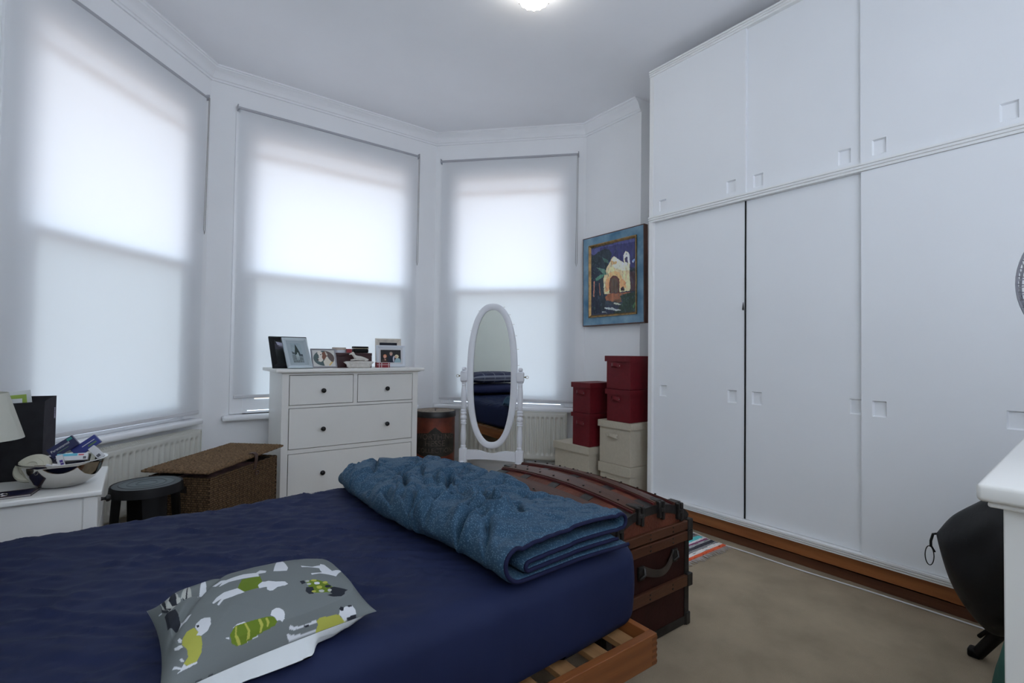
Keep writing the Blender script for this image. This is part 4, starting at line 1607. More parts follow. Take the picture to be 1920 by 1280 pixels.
def rounded_block(x0, x1, y0, y1, z0, z1, r, res, disp=None):
    """closed rounded box surface from six grids (numpy), merged into one mesh"""
    bm = B()
    faces = []
    c = np.array([(x0 + x1) / 2, (y0 + y1) / 2, (z0 + z1) / 2])
    h = np.array([(x1 - x0) / 2, (y1 - y0) / 2, (z1 - z0) / 2])
    allv, allq = [], []
    off = 0
    for ax in range(3):
        for s in (-1, 1):
            a, b = [(1, 2), (2, 0), (0, 1)][ax]
            if ax == 2 and s == -1:
                ra = .04
            else:
                ra = res
            na = max(4, int(2 * h[a] / ra)); nb = max(4, int(2 * h[b] / ra))
            def samp(n_, hh):
                t = np.linspace(-1, 1, n_ + 1) * hh
                return t
            A_, B_ = np.meshgrid(samp(na, h[a]), samp(nb, h[b]))
            P = np.zeros(A_.shape + (3,))
            P[..., a] = A_
            P[..., b] = B_
            P[..., ax] = s * h[ax]
            q = np.clip(P, -(h - r), h - r)
            d = P - q
            # spread the parameter so that the rounded edge is evenly covered
            nrm = np.linalg.norm(d, axis=-1, keepdims=True)
            P2 = q + d / np.maximum(nrm, 1e-9) * r
            P2 = P2 + c
            allv.append(P2.reshape(-1, 3))
            nvv, nuu = A_.shape
            J, I = np.meshgrid(np.arange(nvv - 1), np.arange(nuu - 1), indexing='ij')
            k0 = J * nuu + I
            qd = np.stack([k0, k0 + 1, k0 + nuu + 1, k0 + nuu], -1).reshape(-1, 4)
            if s < 0:
                qd = qd[:, ::-1]
            allq.append(qd + off)
            off += len(allv[-1])
    V = np.concatenate(allv)
    Q = np.concatenate(allq)
    key = np.round(V * 20000).astype(np.int64)
    _, idx, inv = np.unique(key, axis=0, return_index=True, return_inverse=True)
    inv = inv.ravel()
    V = V[idx]
    Q = inv[Q]
    good = (Q[:, 0] != Q[:, 1]) & (Q[:, 1] != Q[:, 2]) & (Q[:, 2] != Q[:, 3]) & (Q[:, 3] != Q[:, 0])
    Q = Q[good]
    if disp:
        V = disp(V)
    me = bpy.data.meshes.new('block')
    me.vertices.add(len(V))
    me.vertices.foreach_set('co', V.astype(np.float32).ravel())
    me.loops.add(Q.size)
    me.loops.foreach_set('vertex_index', Q.astype(np.int32).ravel())
    me.polygons.add(len(Q))
    me.polygons.foreach_set('loop_start', np.arange(0, Q.size, 4, dtype=np.int32))
    me.polygons.foreach_set('loop_total', np.full(len(Q), 4, dtype=np.int32))
    me.update(calc_edges=True)
    me.validate()
    me.polygons.foreach_set('use_smooth', np.ones(len(me.polygons), dtype=bool))
    return me


MX0, MX1, MY0, MY1, MZ0, MZ1 = -.90, 1.285, .985, 2.205, .225, .500
sheet_m = mat('navy cotton sheet', (.015, .021, .060), .65, vary=.10, vscale=5, bump=.12, bscale=900, spec=.13, sheen=.0)


def sheet_disp(V):
    x, y, z = V[:, 0], V[:, 1], V[:, 2]
    top_ = np.clip((z - .44) / .05, 0, 1)
    # wrinkles stretched along (.86, -.5)
    s = x * .80 + y * -.60
    t = x * .60 + y * .80
    t2 = t + .03 * (fbm(s * 3, t * 4, 40) - .5)
    w1 = ridge(s * 2.6, t2 * 13, 41, 3)
    w2 = ridge(s * 6 + 3, t2 * 30 + s * 4, 47, 2)
    amp = .35 + .9 * fbm(x * 2.2, y * 2.2, 55)
    amp = amp * np.clip((1.05 - x) / .5, .25, 1) * np.clip((y - .98) / .25, .35, 1)
    w3 = ridge(s * 9 - 2, t2 * 24 - s * 7, 48, 2)
    dz = (.018 * (w1 ** 1.6 - .4) + .0105 * (w2 ** 1.5 - .4) + .009 * (w3 ** 1.5 - .4)) * amp
    V = V.copy()
    V[:, 2] = z + dz * top_ - .006 * top_
    # soft billow of the sides, and the tucked foot corner
    side = np.clip((MY0 + .06 - y) / .06, 0, 1) * (1 - top_)
    V[:, 1] = V[:, 1] - .010 * side * np.sin(np.clip((z - MZ0) / (MZ1 - MZ0), 0, 1) * PI) + side * .010 * (fbm(x * 5, z * 4, 61) - .5)
    # the block stands very slightly askew on the frame
    V[:, 1] += np.clip((MY0 + .7 - y) / .7, 0, 1) * np.clip((x - .7) / .6, 0, 1) * .042
    end = np.clip((x - 1.2) / .08, 0, 1)
    V[:, 0] += end * .010 * np.sin(np.clip((z - MZ0) / (MZ1 - MZ0), 0, 1) * PI)
    return V


matt = rounded_block(MX0 + .012, MX1 - .016, MY0 + .016, MY1 - .012, MZ0 + .004, MZ1 - .025, .045, .03,
                     lambda V: np.stack([V[:, 0], V[:, 1] + np.clip((MY0 + .7 - V[:, 1]) / .7, 0, 1) * np.clip((V[:, 0] - .7) / .6, 0, 1) * .042, V[:, 2]], -1))
tag(link(matt, 'mattress', mat('white mattress ticking', (.6, .62, .65), .8), None), 'mattress on the slatted bed frame, hidden under the navy sheet', 'mattress')
sh = rounded_block(MX0, MX1, MY0, MY1, MZ0 + .001, MZ1, .055, .0085, sheet_disp)
# leave the underside of the sheet open
bm = B()
bm.from_mesh(sh)
dele = [f for f in bm.faces if (f.calc_center_median().z < MZ0 + .0035) or (f.calc_center_median().z < MZ0 + .040 and f.calc_center_median().x < .95 and f.calc_center_median().y < MY0 + .12)]
bmesh.ops.delete(bm, geom=dele, context='FACES')
bm.to_mesh(sh)
bm.free()
tag(link(sh, 'fitted_sheet', sheet_m, None), 'wrinkled navy blue fitted sheet covering the mattress', 'sheet')

# ------------------------------------------------------------------ folded duvet
duvet_m = mat('blue patterned duvet cotton', (.045, .13, .25), .7, bump=.25, bscale=700, spec=.2, sheen=.03)
n, l = duvet_m.node_tree.nodes, duvet_m.node_tree.links
bs = n['Principled BSDF']
tc = n.new('ShaderNodeTexCoord')
mp = n.new('ShaderNodeMapping')
mp.inputs['Rotation'].default_value = (0, 0, R(35))
mp.inputs['Scale'].default_value = (330, 110, 200)
l.new(tc.outputs['Object'], mp.inputs[0])
vo = n.new('ShaderNodeTexVoronoi')
vo.inputs['Scale'].default_value = 1.0
vo.inputs['Randomness'].default_value = 1.0
l.new(mp.outputs[0], vo.inputs['Vector'])
cr_ = n.new('ShaderNodeValToRGB')
cr_.color_ramp.elements[0].position = .20
cr_.color_ramp.elements[0].color = (.10, .175, .25, 1)
cr_.color_ramp.elements[1].position = .42
cr_.color_ramp.elements[1].color = (.028, .070, .120, 1)
l.new(vo.outputs['Distance'], cr_.inputs[0])
l.new(cr_.outputs[0], bs.inputs['Base Color'])
piping_m = mat('navy piping', (.008, .010, .040), .7, spec=.2)

# centre line of the folded sheet in section (x, height above the bed, fold angle) from the lowest free end to the top
LX, RX = .722, 1.205


def arc(cx, cz, r, a0, a1, n_):
    return [(cx + r * math.cos(R(a0 + (a1 - a0) * k / n_)), cz + r * math.sin(R(a0 + (a1 - a0) * k / n_))) for k in range(n_ + 1)]


def lin(a, b, n_):
    return [(a[0] + (b[0] - a[0]) * k / n_, a[1] + (b[1] - a[1]) * k / n_) for k in range(n_ + 1)]


sec = []
sec += lin((RX - .004, .013), (LX + .055, .013), 40)[:-1]          # lowest layer, free end at the right
sec += arc(LX + .055, .058, .045, 270, 90, 16)[:-1]                # outer fold on the left
sec += lin((LX + .055, .103), (RX - .03, .100), 110)[:-1]           # top layer
sec += arc(RX - .03, .081, .019, 90, -90, 8)[:-1]                  # fold on the right
sec += lin((RX - .03, .062), (LX + .085, .058), 40)[:-1]           # back to the left
sec += arc(LX + .085, .046, .012, 90, 270, 6)[:-1]                 # inner fold
sec += lin((LX + .085, .034), (RX - .05, .037), 36)
sec = np.array(sec)
dd = np.r_[0, np.cumsum(np.linalg.norm(np.diff(sec, axis=0), axis=1))]
tg = np.gradient(sec, axis=0)
tg /= np.linalg.norm(tg, axis=1)[:, None]
nr = np.stack([-tg[:, 1], tg[:, 0]], -1)
NY = 320
DY0, DY1 = .998, 2.225
ys = np.linspace(0, 1, NY)
TH = .0092


CREASE = [(1.0,[0.628,1.249,0.665,1.257,0.678,1.23,0.658,1.163,0.618,1.077]),(1.3,[0.662,1.16,0.709,1.209,0.745,1.236,0.806,1.255,0.848,1.242,0.865,1.21]),(1.6,[0.931,1.386,0.895,1.317,0.869,1.259,0.854,1.199]),(0.7,[0.87,1.208,0.92,1.23,0.939,1.201,0.905,1.145]),(1.2,[0.704,1.453,0.745,1.436,0.805,1.451,0.857,1.425,0.893,1.371]),(1.2,[0.847,1.614,0.829,1.52,0.881,1.513,0.942,1.581,1.023,1.73]),(0.7,[0.688,1.62,0.65,1.502,0.609,1.367]),(0.9,[0.602,1.616,0.663,1.631,0.697,1.576]),(1.0,[0.755,1.678,0.719,1.539,0.708,1.462]),(0.9,[0.752,1.568,0.73,1.482,0.736,1.443]),(0.9,[0.87,1.623,0.769,1.509,0.705,1.455]),(0.9,[0.878,1.483,0.855,1.421,0.907,1.437,0.944,1.438]),(0.7,[0.693,1.052,0.742,1.105,0.79,1.169]),(0.8,[0.689,2.056,0.659,1.916,0.733,1.953,0.815,1.953]),(0.9,[0.876,1.88,0.879,1.805,0.848,1.724]),(0.8,[0.791,1.282,0.84,1.289,0.867,1.27]),(0.5,[0.637,1.244,0.637,1.182,0.624,1.12]),(0.6,[0.652,0.915,0.678,0.917,0.719,0.944]),(0.6,[0.641,1.833,0.659,1.735,0.648,1.639])]


def crease_depth(x, y):
    d = np.zeros(np.broadcast(x, y).shape)
    for w, q in CREASE:
        best = np.full(d.shape, 9.0)
        for k in range(0, len(q) - 2, 2):
            ax_, ay_, bx_, by_ = q[k:k + 4]
            lx, ly = bx_ - ax_, by_ - ay_
            tt = np.clip(((x - ax_) * lx + (y - ay_) * ly) / (lx * lx + ly * ly), 0, 1)
            best = np.minimum(best, np.hypot(x - ax_ - tt * lx, y - ay_ - tt * ly))
        d = d + w * (np.exp(-(best / .0075) ** 2) - .40 * np.exp(-((best - .026) / .018) ** 2))
    return d


def place(px, pz, t):
    """section point (x, height) at lengthwise parameter t in 0..1 -> world"""
    y = DY0 + (DY1 - DY0) * t
    # hem line of the near end follows the layers: upper layers pulled back a touch
    y = y + (1 - t) * (.012 * np.sin(px * 14) + .16 * (pz - .05)) * .35
    x = px + .018 * np.sin(t * 7 + .5) * np.clip((.95 - px) / .2, 0, 1) - .055 * t
    # the heap grows thicker towards the far end
    g = 1.0 - .16 * t + .08 * np.sin(t * 9 + px * 7)
    rr = np.clip(pz / .10, 0, 1)
    big = (fbm(px * 5.5 + 3, y * 4.5, 71, 3) - .5)
    cre = ridge(px * 4 + y * 2.2, y * 3.2 - px * 3, 73, 3)
    cre2 = ridge(px * 9 - y * 4, y * 7 + px * 6, 79, 2)
    far = np.clip(.35 + t * 1.0, 0, 1)
    cre3 = ridge(px * 15 + y * 9, y * 12 - px * 8, 84, 2)
    dz = .048 * big * far - .085 * np.clip(cre - .62, 0, 1) * far - .055 * np.clip(cre2 - .60, 0, 1) * (.35 + far) - .030 * np.clip(cre3 - .55, 0, 1) * (.25 + far)
    # quilting seams draw shallow curved channels
    seam = np.exp(-((y - 1.37 - .10 * np.sin((px - .7) * 6.5)) / .012) ** 2) + np.exp(-((y - 1.66 + .06 * np.sin((px - .8) * 9)) / .012) ** 2) + np.exp(-((y - 1.95 - .05 * np.sin(px * 12)) / .012) ** 2)
    dz = dz - .016 * seam
    dx = .030 * (fbm(pz * 10 + 5, y * 6, 83, 3) - .5) * np.clip(abs(px - .97) / .2, 0, 1)
    cz = 0.0
    if np.ndim(px) > 1:
        cz = crease_depth(px + 0 * y, y)
    dz = dz - .036 * cz
    dz = dz * np.clip(.35 + t / .10, 0, 1)
    z = pz * g + dz * rr ** 1.3
    # rounded far end
    e = np.clip((t - .93) / .07, 0, 1)
    z = z * (1 - .55 * e ** 2) + .02 * e ** 2
    x = x + (.97 - x) * .30 * e ** 2
    # droop over the mattress edges
    edge = np.clip((y - 2.15) / .06, 0, 1)
    z = z - .030 * edge ** 2
    return x + dx, y, np.maximum(z, .006 + .9 * pz * .1) + .503


def sheet_side(s):
    Pt, Tt = np.meshgrid(np.arange(len(sec)), ys)
    th = TH * (1 + .10 * vnoise(dd[Pt] * 30, Tt * 40, 90))
    e = np.clip(Tt / .022, 0, 1)
    th = th * (.35 + .65 * np.sqrt(np.clip(1 - (1 - e) ** 2, 0, 1)))
    fe = np.clip((1 - Tt) / .012, 0, 1)
    th = th * (.2 + .8 * fe)
    de = np.minimum(dd[Pt], dd[-1] - dd[Pt])
    th = th * (.3 + .7 * np.sqrt(np.clip(1 - (1 - np.clip(de / .02, 0, 1)) ** 2, 0, 1)))
    px = sec[Pt, 0] + nr[Pt, 0] * th * s
    pz = sec[Pt, 1] + nr[Pt, 1] * th * s
    return place(px, pz, Tt)


Xa, Ya, Za = sheet_side(1)
Xb, Yb, Zb = sheet_side(-1)
# join both skins into one closed band: section runs out on one side and back on the other
X = np.concatenate([Xa, Xb[:, ::-1]], 1)
Y = np.concatenate([Ya, Yb[:, ::-1]], 1)
Z = np.concatenate([Za, Zb[:, ::-1]], 1)
me = grid_mesh('folded_duvet', X, Y, Z, closed_u=True)
nP = len(sec)
bm = B()
bm.from_mesh(me)
bm.verts.ensure_lookup_table()
for row in (0, NY - 1):
    o_ = row * 2 * nP
    for i in range(nP - 1):
        a, b, c, d = o_ + i, o_ + i + 1, o_ + 2 * nP - 2 - i, o_ + 2 * nP - 1 - i
        try:
            f = bm.faces.new([bm.verts[k] for k in (a, b, c, d)])
            f.smooth = True
        except ValueError:
            pass
bmesh.ops.recalc_face_normals(bm, faces=bm.faces[:])
bm.to_mesh(me)
bm.free()
dv = tag(link(me, 'folded_duvet', duvet_m, None), 'folded blue speckled duvet with navy piping lying across the foot of the bed', 'duvet')
bm = B()
px, py, pz = place(sec[:, 0], sec[:, 1], np.zeros(nP))
pts = [(px[i], py[i] - .001, pz[i]) for i in range(0, nP, 1)]
tube(bm, pts, .0058, 8)
finish(bm, 'piping', piping_m, dv, smooth=70)
# curved quilting seam lines stitched on the upper side
topi = [i for i in range(nP) if 56 <= i <= 100]

# ------------------------------------------------------------------ patterned cushion
CUSH = [('W',[263,631,311,691,331,651,413,649,475,593,475,521,401,567,337,591,287,571,311,627,275,599]),('W',[471,595,497,627,523,583,513,553,477,567,475,515,461,531]),('G',[395,557,479,517,475,421,455,413,447,365,381,379,357,447]),('W',[359,451,381,375,323,377,285,383,259,343,253,361,279,403,240,385,236,401,259,437,297,463]),('W',[449,401,473,425,505,411,533,377,575,353,585,321,567,309,529,313,503,293,489,297,479,319,483,347,447,357]),('D',[583,661,633,615,633,557,587,575]),('W',[553,549,661,972,663,966,633,557,617,507,583,523]),('W',[705,561,762,517,818,545,828,581,850,567,866,435,992,563,862,335,808,369,776,385,725,373,725,397,792,399,792,445,796,483,737,519,705,531]),('D',[645,319,667,317,671,285,649,279]),('G',[677,309,731,303,778,259,800,194,772,148,699,166,681,180,675,257]),('D',[663,238,697,228,697,204,685,164,663,170,651,202]),('D',[784,192,808,194,864,160,878,148,856,134,846,108,822,94,778,104,752,128,780,132,772,154]),('W',[255,78,273,72,271,60]),('W',[287,110,313,128,345,122,349,104,311,120]),('W',[327,28,387,36,397,30,353,30]),('G',[277,84,303,120,357,112,443,100,471,86,483,50,471,40,407,36,329,28,299,32,279,44]),('O',[303,116,311,114,303,68,319,30,305,32,295,58]),('O',[341,112,349,110,361,60,357,36,343,34,351,62]),('O',[401,104,413,102,421,62,409,38,399,38,407,60]),('O',[433,96,443,94,449,64,439,44,433,44,437,68]),('W',[459,102,469,128,491,136,505,128,521,104,523,78,517,52,505,42,497,54,483,56,475,82]),('O',[142,261,156,204,148,188,164,164,166,112,160,70,140,50,106,56,90,78,108,90,104,132,86,184,90,228,110,263]),('W',[146,257,152,281,174,297,190,295,214,269,210,214,192,176,166,166,146,188,156,204]),('D',[152,267,162,261,162,242,154,242]),('W',[70,248,78,255,88,222,84,202,72,224]),('W',[54,216,64,204,84,186,90,160,72,170,56,198]),('W',[74,114,84,110,94,84,82,94]),('W',[46,100,54,106,82,68,92,78,100,60,140,50,144,44,110,48,62,58,80,62]),('O',[671,18,689,24,743,22,792,20,800,10,824,0,735,0,663,0,679,10]),('W',[792,20,802,36,836,42,872,44,886,24,884,8,830,6,830,0,814,2]),('D',[796,36,806,44,824,40,818,28,802,30]),('D',[840,44,860,48,874,42,852,38]),('D',[828,6,884,8,882,0,850,0,836,0]),('W',[535,26,545,28,559,22,609,18,669,22,673,14,607,14,569,16,563,14,537,20]),('W',[523,12,533,12,543,8,595,4,667,4,663,0,565,2,533,2,525,6]),('D',[607,18,633,16,633,12,609,14]),('W',[20,768,30,745,30,721,20,752]),('L',[52,996,60,852,110,956,118,774,148,739,180,719,178,661,180,982,106,667,92,629,52,611,34,713]),('D',[52,992,40,864,38,762,54,629,62,607,44,627,32,741]),('D',[46,872,68,964,50,703,68,631,58,619,44,715]),('D',[70,784,116,962,102,661,94,623,80,651,88,677]),('D',[136,762,148,743,190,978,144,659]),('D',[164,733,180,703,178,661,164,647]),('W',[198,695,244,701,246,671,261,978,196,635]),('D',[34,633,82,589,96,433,80,369,34,445]),('W',[98,443,142,401,116,363,80,369]),('D',[134,0,142,2,158,0,156,0,144,0]),('W',[158,0,186,0,202,0,178,0,152,0]),('D',[176,2,188,2,202,0,184,0]),('O',[733,291,731,287,723,283,715,285,709,289,703,295,703,303,707,309,713,311,721,309,729,305,733,299]),('O',[786,253,782,244,776,242,768,240,762,244,758,251,758,259,762,265,768,269,776,271,782,267,786,261]),('O',[743,210,739,202,731,198,723,198,717,202,713,210,713,220,717,226,723,230,731,230,739,226,743,218]),('W',[741,255,737,246,731,244,723,244,715,248,711,257,711,265,715,273,721,275,729,275,737,271,741,263]),('L',[693,297,691,293,687,291,681,291,677,295,673,299,673,305,675,309,681,313,685,311,691,309,693,303]),('L',[695,263,691,257,687,253,681,255,675,257,673,265,673,271,675,277,681,279,687,279,691,275,695,269]),('L',[745,168,741,162,735,160,727,162,721,166,717,172,717,178,719,184,725,186,733,186,741,182,745,176]),('L',[786,164,782,158,778,154,772,154,766,158,764,164,764,170,768,178,772,180,778,182,784,178,786,172]),('D',[794,206,790,198,782,194,772,194,764,198,760,206,758,214,762,220,770,224,780,224,788,220,794,214]),('O',[703,180,701,176,695,174,689,174,685,178,681,182,681,188,683,192,689,194,693,192,699,190,703,184])]
cA, cB, cC, cD = (.0233, 1.3219), (.4130, 1.3219), (.4220, 1.0374), (.0351, .9789)
NU = 440
u, v = np.meshgrid(np.linspace(0, 1, NU), np.linspace(0, 1, NU))


def cushion_xy(u, v):
    pin = .035
    uu = u + pin * (4 * v * (1 - v)) * (1 - 2 * u) * np.abs(1 - 2 * u) ** 3
    vv = v + pin * (4 * u * (1 - u)) * (1 - 2 * v) * np.abs(1 - 2 * v) ** 3
    return [(1 - uu) * (1 - vv) * cD[i] + uu * (1 - vv) * cC[i] + (1 - uu) * vv * cA[i] + uu * vv * cB[i] for i in (0, 1)]


def seam_z(u, v):
    e = 16 * u * (1 - u) * v * (1 - v)
    t = .018 * np.minimum(1, 6 * e)
    # the middle of each side rides higher than the corners
    m = np.maximum(4 * u * (1 - u) * (np.abs(1 - 2 * v) ** 2), 4 * v * (1 - v) * (np.abs(1 - 2 * u) ** 2))
    return .530 + t, e, m


X, Y = cushion_xy(u, v)
sz, e, m_ = seam_z(u, v)
fold = ridge(u * 3 + v * 2, v * 3 - u * 4, 91, 2)
dent = .020 * np.exp(-(((u - .17) / .10) ** 2 + ((v - .72) / .05) ** 2)) + .012 * np.exp(-((u * .9 - v * .5 + .13) / .03) ** 2) * np.clip((.45 - u) / .2, 0, 1)
Zt = sz + .062 * e ** .55 - dent * np.clip(e * 4, 0, 1) - .004 * np.clip(fold - .7, 0, 1) * e + .002 * (fbm(u * 8, v * 8, 93) - .5) * np.clip(e * 5, 0, 1)
me = grid_mesh('cushion_front', X, Y, Zt)
col = np.zeros(u.shape + (3,))
col[:] = (.155, .172, .172)
PC = {'W': (.60, .62, .65), 'O': (.38, .385, .075), 'G': (.125, .185, .020), 'D': (.022, .025, .033), 'L': (.42, .43, .40)}
for c, q in CUSH:
    P = [(q[k] / 1000, q[k + 1] / 1000) for k in range(0, len(q), 2)]
    lo = (min(p[0] for p in P), min(p[1] for p in P)); hi = (max(p[0] for p in P), max(p[1] for p in P))
    col[in_poly(u, v, P)] = PC[c]
set_pattern(me, col)
cu = thing('dog_print_cushion', 'grey cushion printed with dogs in green and yellow jumpers, on the navy sheet', 'cushion', (0, 0, 0))
link(me, 'printed_front', attr_mat('grey printed cotton', .85, bump=.1, bscale=900, spec=.15), cu)
NB = 120
u, v = np.meshgrid(np.linspace(0, 1, NB), np.linspace(0, 1, NB))
X, Y = cushion_xy(u, v)
sz, e, m_ = seam_z(u, v)
# the white back bellies down onto the bed; along the near side it creases
b = .55 * np.clip(1 - v / .16, 0, 1) * np.sin(u * PI)
Zb_ = sz - .0005 - .052 * (1 - (1 - np.clip(e * 2.2, 0, 1)) ** 2) - .006 * ridge(u * 9, v * 2, 95, 2) * np.clip(e * 8, 0, 1)
kink = np.clip((.69 - u) / .07, 0, 1)
kink = kink * kink * (3 - 2 * kink) * np.clip(u / .2, 0, 1)
Yo = Y - (.012 + .034 * kink * (.75 + .35 * np.clip((u - .35) / .3, 0, 1))) * np.sin(PI * np.clip(v / .17, 0, 1)) ** 1.0 * np.clip(np.sin(np.clip(u * PI, 0, PI)), 0, 1) ** .5
Zb_ = Zb_ - .010 * kink * np.sin(PI * np.clip(v / .12, 0, 1)) - .004 * ridge(u * 7 + v * 6, v * 5, 96, 2) * np.clip(e * 8, 0, 1)
Zb_ = np.maximum(Zb_, .5025 + .0 * e)
link(grid_mesh('white_back', X, Yo, Zb_, flip=True), 'white_back', mat('white cotton back', (.62, .65, .66), .85, bump=.15, bscale=60), cu)
# pillows at the head of the bed (seen in the mirror)
plaid = attr_mat('navy tartan cotton', .85)


def pillow(label, cx, cy_, z, w, d, h, rz, pat):
    nu = 110
    u, v = np.meshgrid(np.linspace(-1, 1, nu), np.linspace(-1, 1, nu))
    e = np.clip((1 - u ** 4) * (1 - v ** 4), 0, 1)
    X = u * w / 2 * (1 - .06 * v * v)
    Y = v * d / 2 * (1 - .06 * u * u)
    wob = .012 * (fbm(u * 2 + 5, v * 2 + z * 9, 97) - .5)
    Zt = h * .5 + h * .55 * e ** .45 + wob * e
    Zb = h * .5 - h * .49 * e ** .40
    XX = np.concatenate([X, X[::-1]], 0)
    YY = np.concatenate([Y, Y[::-1]], 0)
    ZZ = np.concatenate([Zt, Zb[::-1]], 0)
    me = grid_mesh('pillow', XX, YY, ZZ, closed_v=True)
    U = np.concatenate([u, u[::-1]], 0)
    V = np.concatenate([v, v[::-1]], 0)
    col = np.zeros(U.shape + (3,))
    if pat:
        col[:] = (.030, .034, .075)
        col[((U * 3) % 1 < .45) ^ ((V * 2.2) % 1 < .45)] = (.045, .05, .10)
        ln = (np.abs(((U * 3.5 + .1) % 1) - .5) < .04) | (np.abs(((V * 2.6) % 1) - .5) < .04)
        col[ln] = (.26, .27, .33)
    else:
        col[:] = (.022, .026, .075)
    set_pattern(me, col)
    o = link(me, 'pillow', plaid, None)
    o.location = (cx, cy_, z)
    o.rotation_euler = (0, 0, rz)
    tag(o, label, 'pillow', 'pillows at the head of the bed')
    return o


pillow('plain navy pillow at the head of the bed, under the tartan one', -.665, 1.58, .505, .40, .95, .135, R(2), False)
pillow('navy tartan pillow on top, showing in the oval mirror', -.665, 1.56, .655, .40, .90, .15, R(-3), True)

# ------------------------------------------------------------------ bedside table and what stands on it
NX0, NX1, NY0, NY1, NZ = -.60, -.105, 2.44, 2.925, .550
nt = thing('bedside_table', 'low white bedside table with a black knob, left edge of the photo', 'table', ((NX0 + NX1) / 2, (NY0 + NY1) / 2, 0))
nw, nd = (NX1 - NX0) / 2, (NY1 - NY0) / 2
bm = B()
box(bm, -nw, nw, -nd, nd, NZ - .020, NZ, .005, 3)
finish(bm, 'top', furn_white, nt, smooth=40)
bm = B()
q = .012
for sx in (-1, 1):
    for sy in (-1, 1):
        xa, ya = sx * (nw - q), sy * (nd - q)
        box(bm, min(xa, xa - sx * .042), max(xa, xa - sx * .042), min(ya, ya - sy * .042), max(ya, ya - sy * .042), 0, NZ - .0205, .002)
finish(bm, 'frame_post', furn_white, nt)
bm = B()
for sy in (-1, 1):
    ya = sy * (nd - q - .010)
    box(bm, -nw + q + .042, nw - q - .042, min(ya, ya - sy * .012), max(ya, ya - sy * .012), .12, NZ - .0205)
box(bm, -nw + q + .002, -nw + q + .014, -nd + .05, nd - .05, .12, NZ - .0205)
box(bm, -nw + q + .01, nw - q - .02, -nd + .03, nd - .03, .12, .135)
finish(bm, 'side_panel', furn_white, nt)
bm = B()
box(bm, nw - q - .016, nw - q, -nd + q + .045, nd - q - .045, NZ - .16, NZ - .03, .002)
dr_ = finish(bm, 'drawer', furn_white, nt)
knob(dr_, 0, 0, 0, Matrix.Translation((nw - q, -.02, NZ - .085)) @ Matrix.Rotation(R(90), 4, 'Y'), .014)
bm = B()
box(bm, nw - q - .016, nw - q, -nd + q + .045, nd - q - .045, .13, NZ - .165, .002)
finish(bm, 'door', furn_white, nt)

# steel bowl
bc = (-.232, 2.615)
bowl = thing('steel_bowl', 'shiny steel bowl full of small medicine packets on the bedside table', 'bowl', (bc[0], bc[1], NZ + .0005))
bm = B()
prf = [(0, 0), (.050, 0), (.072, .006), (.098, .026), (.116, .055), (.124, .088), (.1265, .096), (.134, .098), (.136, .1005), (.134, .102), (.124, .101), (.1215, .096), (.112, .056), (.094, .030), (.068, .010), (0, .006)]
sm = []
for a, b in zip(prf[:-1], prf[1:]):
    sm += [a, ((a[0] + b[0]) / 2, (a[1] + b[1]) / 2)]
sm.append(prf[-1])
lathe(bm, prf, 72)
finish(bm, 'shell', mat('polished steel', (.60, .58, .55), .07, metal=1.0), bowl, smooth=60)


def carton(nm, label, loc, size, rot, m, text=None, tm=None, extra=None, group='medicine packets in the steel bowl', cat='packet'):
    w, d, h = size
    bm = B()
    box(bm, -w / 2, w / 2, -d / 2, d / 2, -h / 2, h / 2, .0008)
    o = finish(bm, nm, m, None)
    o.matrix_world = Matrix.Translation((loc[0], loc[1], .640 + (loc[2] - .640) * .80)) @ Matrix.Scale(.80, 4) @ Matrix.Rotation(rot[2], 4, 'Z') @ Matrix.Rotation(rot[1], 4, 'Y') @ Matrix.Rotation(rot[0], 4, 'X')
    tag(o, label, cat, group)
    if text:
        me = text_mesh(text, tm[1])
        for p in me.polygons:
            p.use_smooth = False
        link(me, 'lettering', tm[0], o, None, Matrix.Translation((tm[2], -d / 2 - .0006, tm[3])) @ Matrix.Rotation(R(90), 4, 'X'))
    for k, (nm2, a, b, c, dd_, m2) in enumerate(extra or []):
        bm = B()
        box(bm, a, b, -d / 2 - .0005, -d / 2 + .0002, c, dd_)
        finish(bm, nm2, m2, o)
    return o


navy_card = mat('navy card', (.010, .014, .07), .35)
blue_card = mat('royal blue card', (.018, .030, .20), .35)
white_card = mat('white card', (.62, .62, .64), .5)
cyan_card = mat('pale cyan card', (.10, .42, .55), .45)
purple = mat('purple ink', (.05, .02, .20), .5)
teal = mat('teal ink', (.02, .22, .20), .5)
greeni = mat('green ink', (.08, .16, .08), .5)
redi = mat('red ink', (.5, .05, .08), .5)
greyi = mat('grey ink', (.10, .10, .12), .5)
VW = R(-3)   # facing the camera
carton('medicine_packet', 'navy medicine packet with white lettering, tilted up at the back of the bowl', (-.237, 2.655, .705), (.115, .022, .056), (R(-12), R(-36), VW), navy_card,
       'Paracetamol', (white_card, .0165, -.008, .006), [('teal_corner', .030, .052, .012, .024, teal), ('line', -.03, .02, -.012, -.009, greeni)])
carton('medicine_packet', 'royal blue medicine packet with thin white and green lines, right of the navy one', (-.168, 2.670, .700), (.115, .024, .050), (R(-10), R(-38), VW), blue_card,
       None, None, [('line', -.015, .045, .004, .007, white_card), ('line', .005, .045, -.012, -.004, greeni)])
carton('medicine_packet', 'white packet with a square code patch leaning at the right side of the bowl', (-.133, 2.635, .668), (.030, .020, .075), (R(-20), R(-42), VW), white_card,
       None, None, [('printed_patch', -.010, .006, -.026, -.012, greyi)])
carton('medicine_packet', 'long pale cyan and white packet lying across the middle of the bowl', (-.203, 2.588, .664), (.115, .030, .034), (R(-22), R(2), VW), white_card,
       None, None, [('cyan_band', -.057, .018, .004, .0165, cyan_card), ('red_mark', .022, .042, .006, .012, redi), ('printed_patch', .040, .052, -.012, .000, greyi)])
